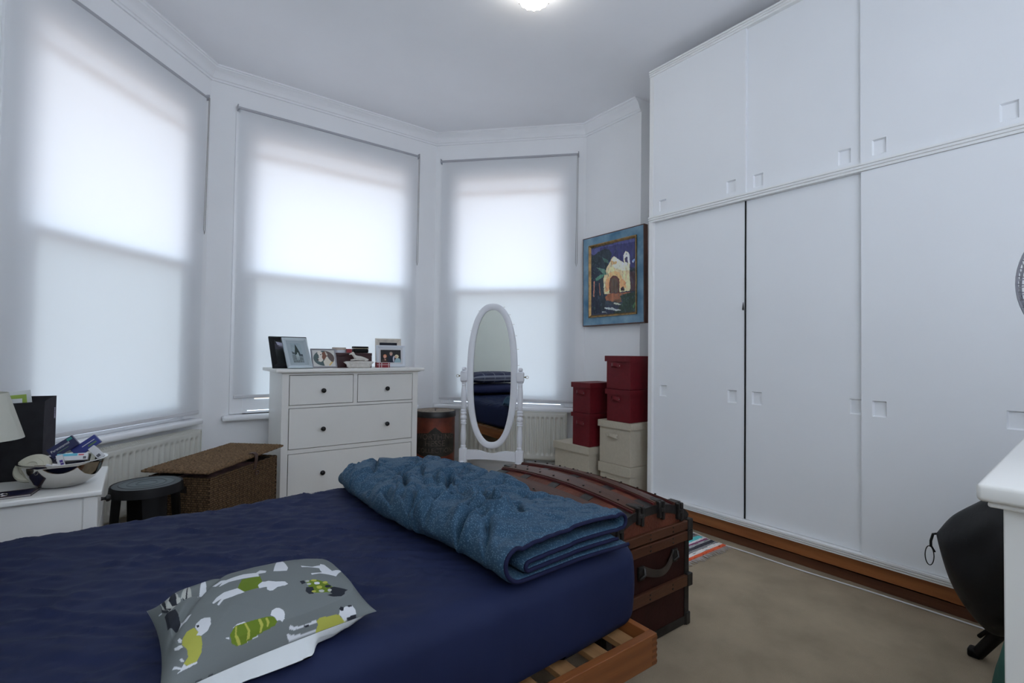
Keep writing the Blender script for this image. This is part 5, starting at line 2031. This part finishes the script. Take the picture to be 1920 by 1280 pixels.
carton('medicine_packet', 'small white packet with a purple mark standing at the front of the bowl', (-.236, 2.560, .662), (.024, .018, .050), (R(-10), R(-14), VW), white_card,
       None, None, [('purple_mark', -.003, .009, -.012, .000, purple), ('purple_base', -.002, .010, -.024, -.014, purple)])
carton('foil_strip', 'crumpled brown and silver foil strip beside the cream lid in the bowl', (-.287, 2.545, .640), (.050, .020, .010), (R(20), R(8), R(15)), mat('brown foil', (.10, .06, .035), .35, metal=.5, vary=.5, vscale=80))
carton('tissue_packet', 'small torn white paper packet at the front of the bowl', (-.266, 2.533, .645), (.022, .010, .014), (R(10), R(20), R(5)), white_card)
t = thing('cream_lid', 'round cream plastic lid standing on edge at the left side of the bowl', 'lid', (-.318, 2.595, .632), 0)
t.rotation_euler = (R(52), R(6), R(-24))
bm = B()
lathe(bm, [(0, .010), (.018, .0095), (.020, .013), (.034, .012), (.036, .008), (.052, .006), (.057, 0), (.057, -.006), (.054, -.006), (.05, 0), (0, .004)], 48)
finish(bm, 'disc', mat('cream plastic', (.52, .50, .40), .45), t, smooth=35)

# fabric storage bag
bag = thing('fabric_bag', 'dark grey felt storage bag full of papers behind the steel bowl', 'bag', (-.441, 2.862, NZ + .0005), R(-10))
felt = mat('dark grey felt', (.050, .050, .056), .9, vary=.12, vscale=30, bump=.1, bscale=500, spec=.1)
felt2 = mat('mid grey felt gusset', (.11, .105, .12), .9, vary=.1, vscale=30, spec=.1)
bw, bd, bh = .145, .066, .318
bm = B()
nZ = 12
rows = []
for j in range(nZ + 1):
    s = j / nZ
    z = s * bh
    bow = .006 * math.sin(s * PI)
    pts = []
    for k in range(12):
        x = -bw + 2 * bw * k / 11
        pts.append((x, -bd - bow - .004 * math.sin(k * .9) * s, z - (.006 * math.sin(k / 11 * PI) if j == nZ else 0)))
    for k in range(1, 6):
        y = -bd + 2 * bd * k / 5
        pts.append((bw + .004 * math.sin(k / 5 * PI) * (1 - s * 2), y, z + (.012 * k / 5 if j == nZ else 0)))
    for k in range(1, 12):
        x = bw - 2 * bw * k / 11
        pts.append((x, bd, z + (.012 if j == nZ else 0)))
    for k in range(1, 5):
        y = bd - 2 * bd * k / 5
        pts.append((-bw, y, z + (.012 * (1 - k / 5) if j == nZ else 0)))
    rows.append([bm.verts.new(p) for p in pts])
for a, b in zip(rows[:-1], rows[1:]):
    for k in range(len(a)):
        k2 = (k + 1) % len(a)
        f = bm.faces.new((a[k], a[k2], b[k2], b[k]))
        f.material_index = 1 if 11 <= k < 16 else 0
bm.faces.new(rows[0][::-1])
bmesh.ops.solidify(bm, geom=bm.faces[:], thickness=.004)
finish(bm, 'body', [felt, felt2], bag, smooth=60)
bm = B()
for k in range(8):
    box(bm, bw - .001 + 0, bw + .0015, .046, .052, .235 + k * .006, .2385 + k * .006)
finish(bm, 'stitching', mat('pale lilac thread', (.45, .40, .5), .7), bag)
rnd = random.Random(2)
for k, (y, m_, a, lab_) in enumerate([(-.045, mat('white paper', (.66, .68, .70), .7), .02, 'white sheets of paper sticking out of the grey felt bag, front one'),
                               (-.030, mat('lime green folder', (.30, .42, .08), .5), -.01, 'lime green folder edge between papers in the grey felt bag'),
                               (-.012, MATS['white paper'], .05, 'white paper rising towards the right at the back of the grey felt bag')]):
    bm = B()
    box(bm, -.125, .085 + .02 * k, -.002, .002, 0, .312 + .012 * k, .0)
    o = finish(bm, 'paper_sheet' if m_ is not MATS['lime green folder'] else 'folder', m_, None)
    o.matrix_world = Matrix.Translation((-.441, 2.862, NZ + .014)) @ Matrix.Rotation(R(-10), 4, 'Z') @ Matrix.Translation((0, y, 0)) @ Matrix.Rotation(R(-3 - 2 * k), 4, 'Y')
    tag(o, lab_, 'papers' if k != 1 else 'folder')

# dark blue notebook
nb = thing('notebook', 'dark blue notebook with pale page edges at the front of the bedside table', 'notebook', (-.385, 2.527, NZ + .0005), R(2))
bm = B()
prism(bm, [(-.018, -.045), (.078, -.045), (.094, .050), (-.018, .050)], 'z', 0, .0012)
prism(bm, [(-.018, -.045), (.078, -.045), (.094, .050), (-.018, .050)], 'z', .0065, .0078)
finish(bm, 'cover', mat('midnight blue cover', (.010, .011, .045), .35), nb)
bm = B()
prism(bm, [(-.016, -.044), (.076, -.044), (.092, .049), (-.016, .049)], 'z', .0013, .0064)
finish(bm, 'pages', mat('page edges', (.35, .32, .30), .8), nb)
bm = B()
for (x0_, y0_, x1_, y1_) in ((-.016, -.043, .076, -.040), (-.016, .045, .092, .048)):
    box(bm, x0_, x1_, y0_, y1_, .0078, .0083)
prism(bm, [(.073, -.043), (.077, -.043), (.092, .048), (.088, .048)], 'z', .0078, .0083)
finish(bm, 'border_line', mat('brown border', (.12, .07, .06), .5), nb)
rg = bpy.data.objects.new('ring_pull', None)
bm = B()
tube(bm, [(.016 * math.cos(a), .016 * math.sin(a), .0) for a in np.linspace(0, 2 * PI, 25)[:-1]], .002, 6, closed=True)
o = finish(bm, 'key_ring', chrome, None, smooth=60)
o.location = (-.382, 2.505, NZ + .011)
tag(o, 'small steel ring lying on the dark blue notebook', 'ring')
bpy.data.objects.remove(rg)

# bedside lamp
lamp = thing('bedside_lamp', 'bedside lamp with an off white tapered shade, cut by the left edge', 'lamp', (-.462, 2.56, NZ + .0005))
shade_m = mat('off white lamp shade', (.52, .52, .45), .8, vary=.02, bump=.1, bscale=500)
bm = B()
lathe(bm, [(0, 0), (.055, 0), (.057, .006), (.05, .014), (.018, .022), (.012, .05), (.022, .09), (.026, .12), (.016, .16), (.010, .18), (.010, .23), (0, .23)], 28)
finish(bm, 'base', mat('dark lamp base', (.05, .04, .035), .4), lamp, smooth=50)
bm = B()
lathe(bm, [(.125, .205), (.078, .372), (.0765, .372), (.1235, .205), (.125, .205)], 48)
finish(bm, 'lamp_shade', shade_m, lamp, smooth=50)
bm = B()
lathe(bm, [(0, .23), (.013, .232), (.026, .262), (.026, .28), (.014, .30), (0, .304)], 16)
finish(bm, 'bulb', mat('unlit bulb', (.7, .7, .68), .3), lamp, smooth=60)

# ------------------------------------------------------------------ black stool
st = thing('stool', 'round black plastic stool between the bedside table and the woven basket', 'stool', (.040, 2.945, 0), R(-30))
sr = .144
bm = B()
lathe(bm, [(sr - .008, .44), (sr - .002, .447), (sr, .442), (sr + .004, .405), (sr - .002, .405), (sr - .010, .435)], 56)
bmesh.ops.remove_doubles(bm, verts=bm.verts[:], dist=1e-6)
finish(bm, 'skirt', black_plastic, st, smooth=40)
topm = mat('worn black ringed seat', (.05, .06, .062), .55, vary=.15, vscale=30)
n, l = topm.node_tree.nodes, topm.node_tree.links
tc = n.new('ShaderNodeTexCoord')
ln_ = n.new('ShaderNodeVectorMath'); ln_.operation = 'LENGTH'
l.new(tc.outputs['Object'], ln_.inputs[0])
cr_ = n.new('ShaderNodeValToRGB')
cr_.color_ramp.interpolation = 'CONSTANT'
els = cr_.color_ramp.elements
els[0].position = 0; els[0].color = (.075, .10, .105, 1)
els[1].position = .25; els[1].color = (.05, .07, .075, 1)
for p_, c_ in ((.28, .085), (.48, .085), (.50, .045), (.54, .075), (.70, .075), (.74, .04)):
    e_ = els.new(p_)
    e_.color = (c_ * .85, c_ * 1.1, c_ * 1.15, 1)
mu = n.new('ShaderNodeMath'); mu.operation = 'MULTIPLY'; mu.inputs[1].default_value = 1 / .144
sx_ = n.new('ShaderNodeVectorMath'); sx_.operation = 'MULTIPLY'; sx_.inputs[1].default_value = (1, 1, 0)
l.new(tc.outputs['Object'], sx_.inputs[0])
l.new(sx_.outputs[0], ln_.inputs[0])
l.new(ln_.outputs['Value'], mu.inputs[0])
l.new(mu.outputs[0], cr_.inputs[0])
l.new(cr_.outputs[0], n['Principled BSDF'].inputs['Base Color'])
bm = B()
lathe(bm, [(0, .4465), (.038, .4465), (.040, .4485), (.043, .4485), (.045, .4465), (.072, .4465), (.074, .4485), (.078, .4485), (.080, .4465), (.105, .4465), (.107, .4485), (.110, .4485), (.112, .4465), (sr - .0085, .4455), (sr - .010, .436), (0, .436)], 64)
finish(bm, 'seat', topm, st, smooth=30)
for k in range(4):
    a = R(45 + 90 * k)
    bm = B()
    T0, T1 = .052, .036
    n_ = 8
    rows = []
    for j in range(n_ + 1):
        s = j / n_
        z = .43 * (1 - s)
        w_ = T0 * (1 - s) + T1 * s
        rad = .122 + .026 * s
        cx_, cy2 = rad * math.cos(a), rad * math.sin(a)
        tx, ty = -math.sin(a), math.cos(a)
        ox, oy = math.cos(a), math.sin(a)
        rows.append([bm.verts.new((cx_ + tx * p + ox * q_, cy2 + ty * p + oy * q_, z)) for p, q_ in ((-w_, -.012), (-w_ * .5, .006), (0, .012), (w_ * .5, .006), (w_, -.012), (w_ * .45, -.004), (-w_ * .45, -.004))])
    for a_, b_ in zip(rows[:-1], rows[1:]):
        for q_ in range(7):
            bm.faces.new((a_[q_], a_[(q_ + 1) % 7], b_[(q_ + 1) % 7], b_[q_]))
    bm.faces.new(rows[0]); bm.faces.new(rows[-1][::-1])
    finish(bm, 'leg', black_plastic, st, smooth=50)

# ------------------------------------------------------------------ woven basket chest
bk_a = math.atan2(.724, .69)
bw_, bd_, bh_ = .578, .34, .422
basket = thing('woven_basket', 'brown woven seagrass basket chest with its lid askew, beside the chest of drawers', 'basket', (.298, 2.968, 0), bk_a)
# local x runs along the long side (away to the right), local y to the left and back
weave = mat('woven seagrass', (.125, .078, .042), .85, vary=.45, vscale=60, spec=.15)
n, l = weave.node_tree.nodes, weave.node_tree.links
tc = n.new('ShaderNodeTexCoord')
br_ = n.new('ShaderNodeTexBrick')
br_.inputs['Scale'].default_value = 1.0
br_.inputs['Mortar Size'].default_value = .0012
br_.inputs['Brick Width'].default_value = .017
br_.inputs['Row Height'].default_value = .0115
mp = n.new('ShaderNodeMapping')
sp = n.new('ShaderNodeSeparateXYZ'); cb = n.new('ShaderNodeCombineXYZ'); ad = n.new('ShaderNodeMath'); ad.operation = 'ADD'
l.new(tc.outputs['Object'], sp.inputs[0])
l.new(sp.outputs['X'], ad.inputs[0]); l.new(sp.outputs['Y'], ad.inputs[1])
l.new(ad.outputs[0], cb.inputs['X']); l.new(sp.outputs['Z'], cb.inputs['Y'])
l.new(cb.outputs[0], br_.inputs['Vector'])
bp = n.new('ShaderNodeBump'); bp.inputs['Strength'].default_value = 1.0; bp.inputs['Distance'].default_value = .004; bp.invert = True
l.new(br_.outputs['Fac'], bp.inputs['Height'])
l.new(bp.outputs[0], n['Principled BSDF'].inputs['Normal'])
mixc = n.new('ShaderNodeMix'); mixc.data_type = 'RGBA'
l.new(br_.outputs['Fac'], mixc.inputs['Factor'])
rp = [x for x in n if x.type == 'VALTORGB'][0]
l.new(rp.outputs[0], mixc.inputs['A'])
mixc.inputs['B'].default_value = (.03, .017, .009, 1)
l.new(mixc.outputs['Result'], n['Principled BSDF'].inputs['Base Color'])


def woven_sheet(nm, ox, ux, vy, nrm, W, H, m, parent, hole=None, amp=.0034):
    """a woven wall: over-under relief built as real geometry"""
    nx_, nz_ = int(W / .0045), int(H / .0022)
    u_, v_ = np.meshgrid(np.linspace(0, W, nx_), np.linspace(0, H, nz_))
    row = np.floor(v_ / .0115)
    ph = (u_ / .034 + .5 * (row % 2)) * 2 * PI
    d = amp * (np.cos(ph) * .5 + .5) * np.abs(np.sin(v_ / .0115 * PI)) ** .5 + .0012 * vnoise(u_ * 90, v_ * 160, 6)
    ox = np.array(ox, float); ux = np.array(ux, float); vy = np.array(vy, float); nrm = np.array(nrm, float)
    P = ox + u_[..., None] * ux + v_[..., None] * vy + d[..., None] * nrm
    me_ = grid_mesh(nm, P[..., 0], P[..., 1], P[..., 2])
    if hole:
        bm_ = B(); bm_.from_mesh(me_)
        fs_ = []
        o_ = Vector(ox); U_ = Vector(ux); V_ = Vector(vy)
        for f in bm_.faces:
            c_ = f.calc_center_median() - o_
            if hole[0] < c_.dot(U_) < hole[1] and hole[2] < c_.dot(V_) < hole[3]:
                fs_.append(f)
        bmesh.ops.delete(bm_, geom=fs_, context='FACES')
        bm_.to_mesh(me_); bm_.free()
    return link(me_, nm, m, parent)


woven_sheet('long_side', (0, 0, 0), (1, 0, 0), (0, 0, 1), (0, -1, 0), bw_, bh_, weave, basket)
woven_sheet('long_side', (0, bd_, 0), (1, 0, 0), (0, 0, 1), (0, 1, 0), bw_, bh_, weave, basket)
woven_sheet('short_side', (0, 0, 0), (0, 1, 0), (0, 0, 1), (-1, 0, 0), bd_, bh_, weave, basket, hole=(.125, .215, .345, .378))
woven_sheet('short_side', (bw_, 0, 0), (0, 1, 0), (0, 0, 1), (1, 0, 0), bd_, bh_, weave, basket)
bm = B()
dk = mat('dark basket lining', (.018, .012, .009), .9)
t_ = .012
for a in ((0.004, bw_ - .004, .004, t_), (.004, bw_ - .004, bd_ - t_, bd_ - .004), (.004, t_, t_, bd_ - t_), (bw_ - t_, bw_ - .004, t_, bd_ - t_)):
    box(bm, a[0], a[1], a[2], a[3], .004, bh_ - .004)
box(bm, t_, bw_ - t_, t_, bd_ - t_, .004, .012)
finish(bm, 'lining', dk, basket)
bm = B()
for (p, q_) in (((0, 0), (bw_, 0)), ((bw_, 0), (bw_, bd_)), ((bw_, bd_), (0, bd_)), ((0, bd_), (0, 0))):
    n_ = 30
    tube(bm, [(p[0] + (q_[0] - p[0]) * k / n_, p[1] + (q_[1] - p[1]) * k / n_, bh_ - .001 + .0012 * math.sin(k * 2.1)) for k in range(n_ + 1)], .0065, 7)
for p in ((0, 0), (bw_, 0), (0, bd_), (bw_, bd_)):
    tube(bm, [(p[0], p[1], z) for z in np.linspace(0.006, bh_, 16)], [.0058 + .0012 * (k % 2) for k in range(16)], 7)
finish(bm, 'braided_edge', weave, basket, smooth=60)
# lid lying askew: its right end is propped up on the contents
lw, ld = .700, .360
LM = Matrix.Translation((-.020, -.006, bh_ + .030)) @ Matrix.Rotation(R(2.0), 4, 'Z') @ Matrix.Rotation(R(-.8), 4, 'Y')
lidw = mat('woven seagrass lid', (.185, .115, .062), .85, vary=.6, vscale=110, bump=.9, bscale=260, spec=.15)
u_, v_ = np.meshgrid(np.linspace(0, lw, 150), np.linspace(0, ld, 90))
rowi = np.floor(v_ / .010)
zt_ = .012 + .0022 * np.abs(np.sin(v_ / .010 * PI)) + .0018 * (np.cos((u_ / .022 + .5 * (rowi % 2)) * 2 * PI) * .5 + .5) + .002 * vnoise(u_ * 80, v_ * 110, 2)
eg = np.minimum(np.minimum(u_, lw - u_), np.minimum(v_, ld - v_))
zt_ = zt_ * np.sqrt(np.clip(eg / .008, 0, 1))
zb_ = 0 * u_ - .002
XX = np.concatenate([u_, u_[::-1]], 0)
YY = np.concatenate([v_, v_[::-1]], 0)
ZZ = np.concatenate([zt_, zb_[::-1]], 0)
me = grid_mesh('lid', XX, YY, ZZ, closed_v=True)
lid_o = link(me, 'lid', lidw, basket, None, LM)
bm = B()
for (p, q_) in (((0, 0), (lw, 0)), ((lw, 0), (lw, ld)), ((lw, ld), (0, ld)), ((0, ld), (0, 0))):
    n_ = 36
    tube(bm, [(p[0] + (q_[0] - p[0]) * k / n_, p[1] + (q_[1] - p[1]) * k / n_, .004 + .0012 * math.sin(k * 2.3)) for k in range(n_ + 1)], .0062, 7)
finish(bm, 'braided_rim', lidw, lid_o, smooth=60)
bm = B()
leather = mat('dark brown leather strap', (.045, .018, .012), .5, vary=.2)
sx0 = .395
p_ = [(sx0, .03, .020), (sx0, .005, .022), (sx0 - .001, -.010, .014), (sx0 - .004, -.013, -.010), (sx0 - .010, -.012, -.040), (sx0 - .016, -.010, -.070)]
rows = []
for (x_, y_, z_) in p_:
    rows.append([bm.verts.new((x_ - .015, y_ + .001, z_)), bm.verts.new((x_ + .015, y_ + .001, z_)), bm.verts.new((x_ + .015, y_ - .003, z_ + .003)), bm.verts.new((x_ - .015, y_ - .003, z_ + .003))])
for a_, b_ in zip(rows[:-1], rows[1:]):
    for q_ in range(4):
        bm.faces.new((a_[q_], a_[(q_ + 1) % 4], b_[(q_ + 1) % 4], b_[q_]))
bm.faces.new(rows[0]); bm.faces.new(rows[-1][::-1])
finish(bm, 'strap', leather, lid_o, smooth=60)
bm = B()
tube(bm, [(sx0 - .02 + .016 * math.cos(a), -.011, bh_ - .055 + .010 * math.sin(a)) for a in np.linspace(0, 2 * PI, 17)[:-1]], .0035, 7, closed=True)
finish(bm, 'strap_loop', leather, basket, smooth=60)
bm = B()
box(bm, .05, bw_ - .03, .03, bd_ - .03, .02, bh_ - .03, .02, 3)
o = finish(bm, 'folded_laundry', mat('white and dark red linen', (.35, .20, .20), .9, vary=.6, vscale=14), None)
o.matrix_world = Matrix.Translation((.298, 2.968, 0)) @ Matrix.Rotation(bk_a, 4, 'Z')
tag(o, 'folded linen inside the woven basket, glimpsed under the lid', 'linen')

# ------------------------------------------------------------------ white dresser at the right edge
DRZ = .900
dres = thing('dresser', 'white dresser with an overhanging top, cut by the right edge of the photo', 'dresser', (1.049, .183, 0), R(3))
# local x along its length, local y: 0 at the left long edge, negative into the thing
dw, dd2 = .82, .42
bm = B()
box(bm, 0, dw, -dd2, 0, DRZ - .028, DRZ, .007, 3)
finish(bm, 'top', furn_white, dres, smooth=40)
bm = B()
box(bm, .012, dw - .012, -dd2 + .012, -.012, DRZ - .037, DRZ - .0285, .003)
box(bm, .028, dw - .028, -dd2 + .028, -.028, .08, DRZ - .0375, .002)
finish(bm, 'body', furn_white, dres)
for x_ in (.03, dw - .075):
    for y_ in (-.075, -dd2 + .03):
        bm = B()
        box(bm, x_, x_ + .045, y_, y_ + .045, 0, .0795)
        finish(bm, 'leg', furn_white, dres)

# desk fan standing on the dresser, only the rim of its guard reaches into the picture
FR = .160
fan = thing('desk_fan', 'wire guard of a desk fan just entering at the right edge above the dresser', 'fan', (1.41, .019, DRZ + .0005), R(3))
wire = mat('grey fan wire', (.30, .30, .34), .35, metal=.6)
fz = 1.240 - DRZ
bm = B()
for dx_ in (-.035, .035):
    tube(bm, [(dx_, FR * math.cos(a), fz + FR * math.sin(a)) for a in np.linspace(0, 2 * PI, 73)[:-1]], .0022, 6, closed=True)
for rr in (.05, .09, .125):
    off = .055 * math.sqrt(max(0, 1 - (rr / FR) ** 2)) + .02
    tube(bm, [(-off - .015, rr * math.cos(a), fz + rr * math.sin(a)) for a in np.linspace(0, 2 * PI, 49)[:-1]], .0013, 5, closed=True)
nW = 64
for k in range(nW):
    a = 2 * PI * k / nW
    for s in (-1, 1):
        pp = []
        for j in range(9):
            rr = FR * (1 - j / 8 * .85)
            off = .035 + .045 * math.sqrt(max(0, 1 - (rr / FR) ** 2))
            a2 = a + .35 * (1 - rr / FR) * s
            pp.append((s * off, rr * math.cos(a2), fz + rr * math.sin(a2)))
        tube(bm, pp, .0010, 4)
for k in range(nW * 2):
    a = 2 * PI * k / (nW * 2)
    b_ = a + (2 * PI / (nW)) * (1 if k % 2 else -1) * .5
    tube(bm, [(-.035, FR * math.cos(a), fz + FR * math.sin(a)), (.035, FR * math.cos(b_), fz + FR * math.sin(b_))], .0009, 4)
finish(bm, 'guard', wire, fan)
bm = B()
lathe(bm, [(0, -.03), (.03, -.03), (.035, .0), (.03, .03), (0, .035)], 20, Matrix.Translation((0, 0, fz)) @ Matrix.Rotation(R(90), 4, 'Y'))
lathe(bm, [(0, -.0), (.045, -.0), (.04, .09), (0, .10)], 20, Matrix.Translation((.05, 0, fz)) @ Matrix.Rotation(R(90), 4, 'Y'))
finish(bm, 'motor', mat('pale fan plastic', (.6, .6, .62), .4), fan, smooth=40)
for k in range(3):
    bm = B()
    a0 = 2 * PI * k / 3
    g = []
    for j in range(7):
        rr = .03 + .11 * j / 6
        w_ = .55 * math.sin(PI * (.25 + .65 * j / 6)) 
        g.append([bm.verts.new((-.012 + .024 * i, rr * math.cos(a0 + w_ * (i - .5) * 1.2), fz + rr * math.sin(a0 + w_ * (i - .5) * 1.2))) for i in (0, .5, 1)])
    for a_, b_ in zip(g[:-1], g[1:]):
        for i in range(2):
            bm.faces.new((a_[i], a_[i + 1], b_[i + 1], b_[i]))
    bmesh.ops.solidify(bm, geom=bm.faces[:], thickness=.002)
    finish(bm, 'blade', mat('translucent grey blade', (.4, .42, .46), .3), fan, smooth=60)
bm = B()
lathe(bm, [(0, 0), (.085, 0), (.085, .010), (.05, .020), (.018, .028), (.014, .12), (.014, fz - .035), (0, fz - .03)], 28, Matrix.Translation((.05, 0, 0)))
finish(bm, 'stand', MATS['pale fan plastic'], fan, smooth=40)

# ------------------------------------------------------------------ black drawstring cover over a folding stand
blk = thing('covered_stand', 'folding stand under a black nylon drawstring cover, leaning by the wardrobe', 'stand', (2.36, .30, 0))
nylon = mat('black nylon', (.006, .006, .007), .5, vary=.3, vscale=12, bump=.5, bscale=9, spec=.4)
# (local y, lowest z, highest z, half width) from the toggle tip to the far side
rings = [(.220, .443, .449, .004), (.209, .392, .468, .022), (.191, .321, .502, .045), (.172, .268, .530, .062), (.141, .216, .560, .080), (.113, .182, .585, .092), (.086, .156, .610, .100),
         (.057, .146, .637, .106), (.02, .165, .668, .112), (-.04, .185, .705, .118), (-.10, .195, .73, .118), (-.17, .21, .735, .110), (-.23, .24, .70, .09), (-.27, .30, .62, .055), (-.285, .42, .50, .005)]
bm = B()
rows = []
segc = 40
for (y_, za, zb, rx_) in rings:
    row = []
    zc, rz_ = (za + zb) / 2, (zb - za) / 2
    for k in range(segc):
        a = 2 * PI * k / segc
        wr = 1 + (.06 * math.sin(3 * a + y_ * 22) + .04 * math.sin(7 * a - y_ * 31)) * abs(math.cos(a))
        row.append(bm.verts.new((rx_ * math.cos(a) * wr, y_, zc + rz_ * math.sin(a))))
    rows.append(row)
for a_, b_ in zip(rows[:-1], rows[1:]):
    for k in range(segc):
        bm.faces.new((a_[k], a_[(k + 1) % segc], b_[(k + 1) % segc], b_[k]))
bm.faces.new(rows[0]); bm.faces.new(rows[-1][::-1])
cov = finish(bm, 'cover', nylon, blk, smooth=80)
md = cov.modifiers.new('sub', 'SUBSURF'); md.levels = 2; md.render_levels = 2
bm = B()
T_ = (-.0, .217, .447)
tube(bm, [T_, (T_[0] - .002, T_[1] + .012, T_[2] - .004), (T_[0] - .004, T_[1] + .018, T_[2] - .030), (T_[0] - .004, T_[1] + .018, T_[2] - .052)], .0042, 8)
lp = [(T_[0] - .004, T_[1] + .018 + .013 * math.sin(a) * (1 if a < PI else 1), T_[2] - .085 - .035 * math.cos(a + PI) * -1) for a in np.linspace(0, 2 * PI, 21)[:-1]]
tube(bm, [(p[0], p[1] + .004, p[2]) for p in lp], .0017, 6, closed=True)
tube(bm, [(T_[0] - .004, T_[1] + .016, T_[2] - .050), (T_[0] - .004, T_[1] + .006, T_[2] - .068)], .003, 6)
finish(bm, 'toggle_cord', black_plastic, blk, smooth=60)
bm = B()
fa = Vector((.115, .130, .012))
fb = Vector((.02, .030, .20))
tube(bm, [fa, fa + (fb - fa) * .5, fb], [.019, .020, .021], 10)
box(bm, fa.x - .022, fa.x + .022, fa.y - .012, fa.y + .026, 0.0, .032, .008, 3)
tube(bm, [fa + (fb - fa) * .42 + Vector((0, .030, .004)), fa + (fb - fa) * .80 + Vector((0, .022, .002))], .007, 8)
finish(bm, 'leg', black_plastic, blk, smooth=50)
bm = B()
tube(bm, [(-.05, -.20, .012), (-.03, -.15, .22)], .018, 10)
box(bm, -.072, -.028, -.222, -.178, 0, .03, .006)
finish(bm, 'leg', black_plastic, blk, smooth=50)

# green holdall with a red strip on the floor
gb_ = thing('holdall', 'dark green fabric holdall with a red zip strip on the floor beside the dresser', 'bag', (2.105, .205, 0))
gm = mat('dark green canvas', (.014, .085, .065), .8, vary=.25, vscale=10, bump=.3, bscale=14)
rows = []
bm = B()
for j in range(15):
    s = j / 14
    z_ = .42 * s + .002
    r_ = .130 * (1 - .72 * max(0, (s - .35) / .65) ** 1.6) * (.9 + .1 * min(1, s / .1))
    rows.append([bm.verts.new((.12 * (r_ / .13) * math.cos(a) * (1 + .03 * math.sin(3 * a + j)), r_ * math.sin(a) * (1 + .04 * math.sin(4 * a + j * .7)) - .02 * s, z_)) for a in np.linspace(0, 2 * PI, 33)[:-1]])
for a_, b_ in zip(rows[:-1], rows[1:]):
    for k in range(32):
        f = bm.faces.new((a_[k], a_[(k + 1) % 32], b_[(k + 1) % 32], b_[k]))
bm.faces.new(rows[0][::-1]); bm.faces.new(rows[-1])
finish(bm, 'body', gm, gb_, smooth=70)
bm = B()
pts = []
for k in range(10):
    s = k / 9
    a = R(150 - 60 * s)
    z_ = .295 + .06 * s
    r_ = .130 * (1 - .72 * max(0, (z_ / .42 - .35) / .65) ** 1.6) + .004
    pts.append((.12 * (r_ / .13) * math.cos(a), r_ * math.sin(a) - .02 * z_ / .42, z_))
tube(bm, pts, .009, 8)
finish(bm, 'red_strip', mat('crimson webbing', (.30, .012, .035), .6), gb_, smooth=60)

# ------------------------------------------------------------------ every loose piece of these parts is an object of its own
def split_pieces(o):
    me0 = o.data
    n_ = len(me0.vertices)
    lab_ = list(range(n_))

    def find(a):
        while lab_[a] != a:
            lab_[a] = lab_[lab_[a]]
            a = lab_[a]
        return a
    for e_ in me0.edges:
        a, b = find(e_.vertices[0]), find(e_.vertices[1])
        if a != b:
            lab_[a] = b
    roots = sorted({find(k) for k in range(n_)})
    if len(roots) < 2:
        return
    smooth = any(p.use_smooth for p in me0.polygons)
    for r_ in roots:
        ids = [k for k in range(n_) if find(k) == r_]
        idx = {k: i for i, k in enumerate(ids)}
        faces = [[idx[v] for v in p.vertices] for p in me0.polygons if p.vertices[0] in idx]
        m2 = bpy.data.meshes.new(me0.name)
        m2.from_pydata([me0.vertices[k].co for k in ids], [], faces)
        for mm_ in me0.materials:
            m2.materials.append(mm_)
        if smooth:
            for p in m2.polygons:
                p.use_smooth = True
            m2.set_sharp_from_angle(angle=R(45))
        o2 = bpy.data.objects.new(o.name.split('.')[0], m2)
        C.objects.link(o2)
        o2.parent = o.parent
        o2.matrix_local = o.matrix_local.copy()
        for ch in list(o.children):
            if r_ == roots[0]:
                ch.parent = o2
    bpy.data.objects.remove(o)


for o in [x for x in bpy.data.objects if x.type == 'MESH' and x.parent and x.name.split('.')[0] in
          ('frame_post', 'nail', 'end_arch', 'bracket', 'plinth_block', 'stud', 'cut_bead', 'hanging_hook', 'side_cover', 'side_batten',
           'ledger', 'handle_loop', 'finger_joint', 'border_line', 'rear_panel', 'foot')]:
    split_pieces(o)
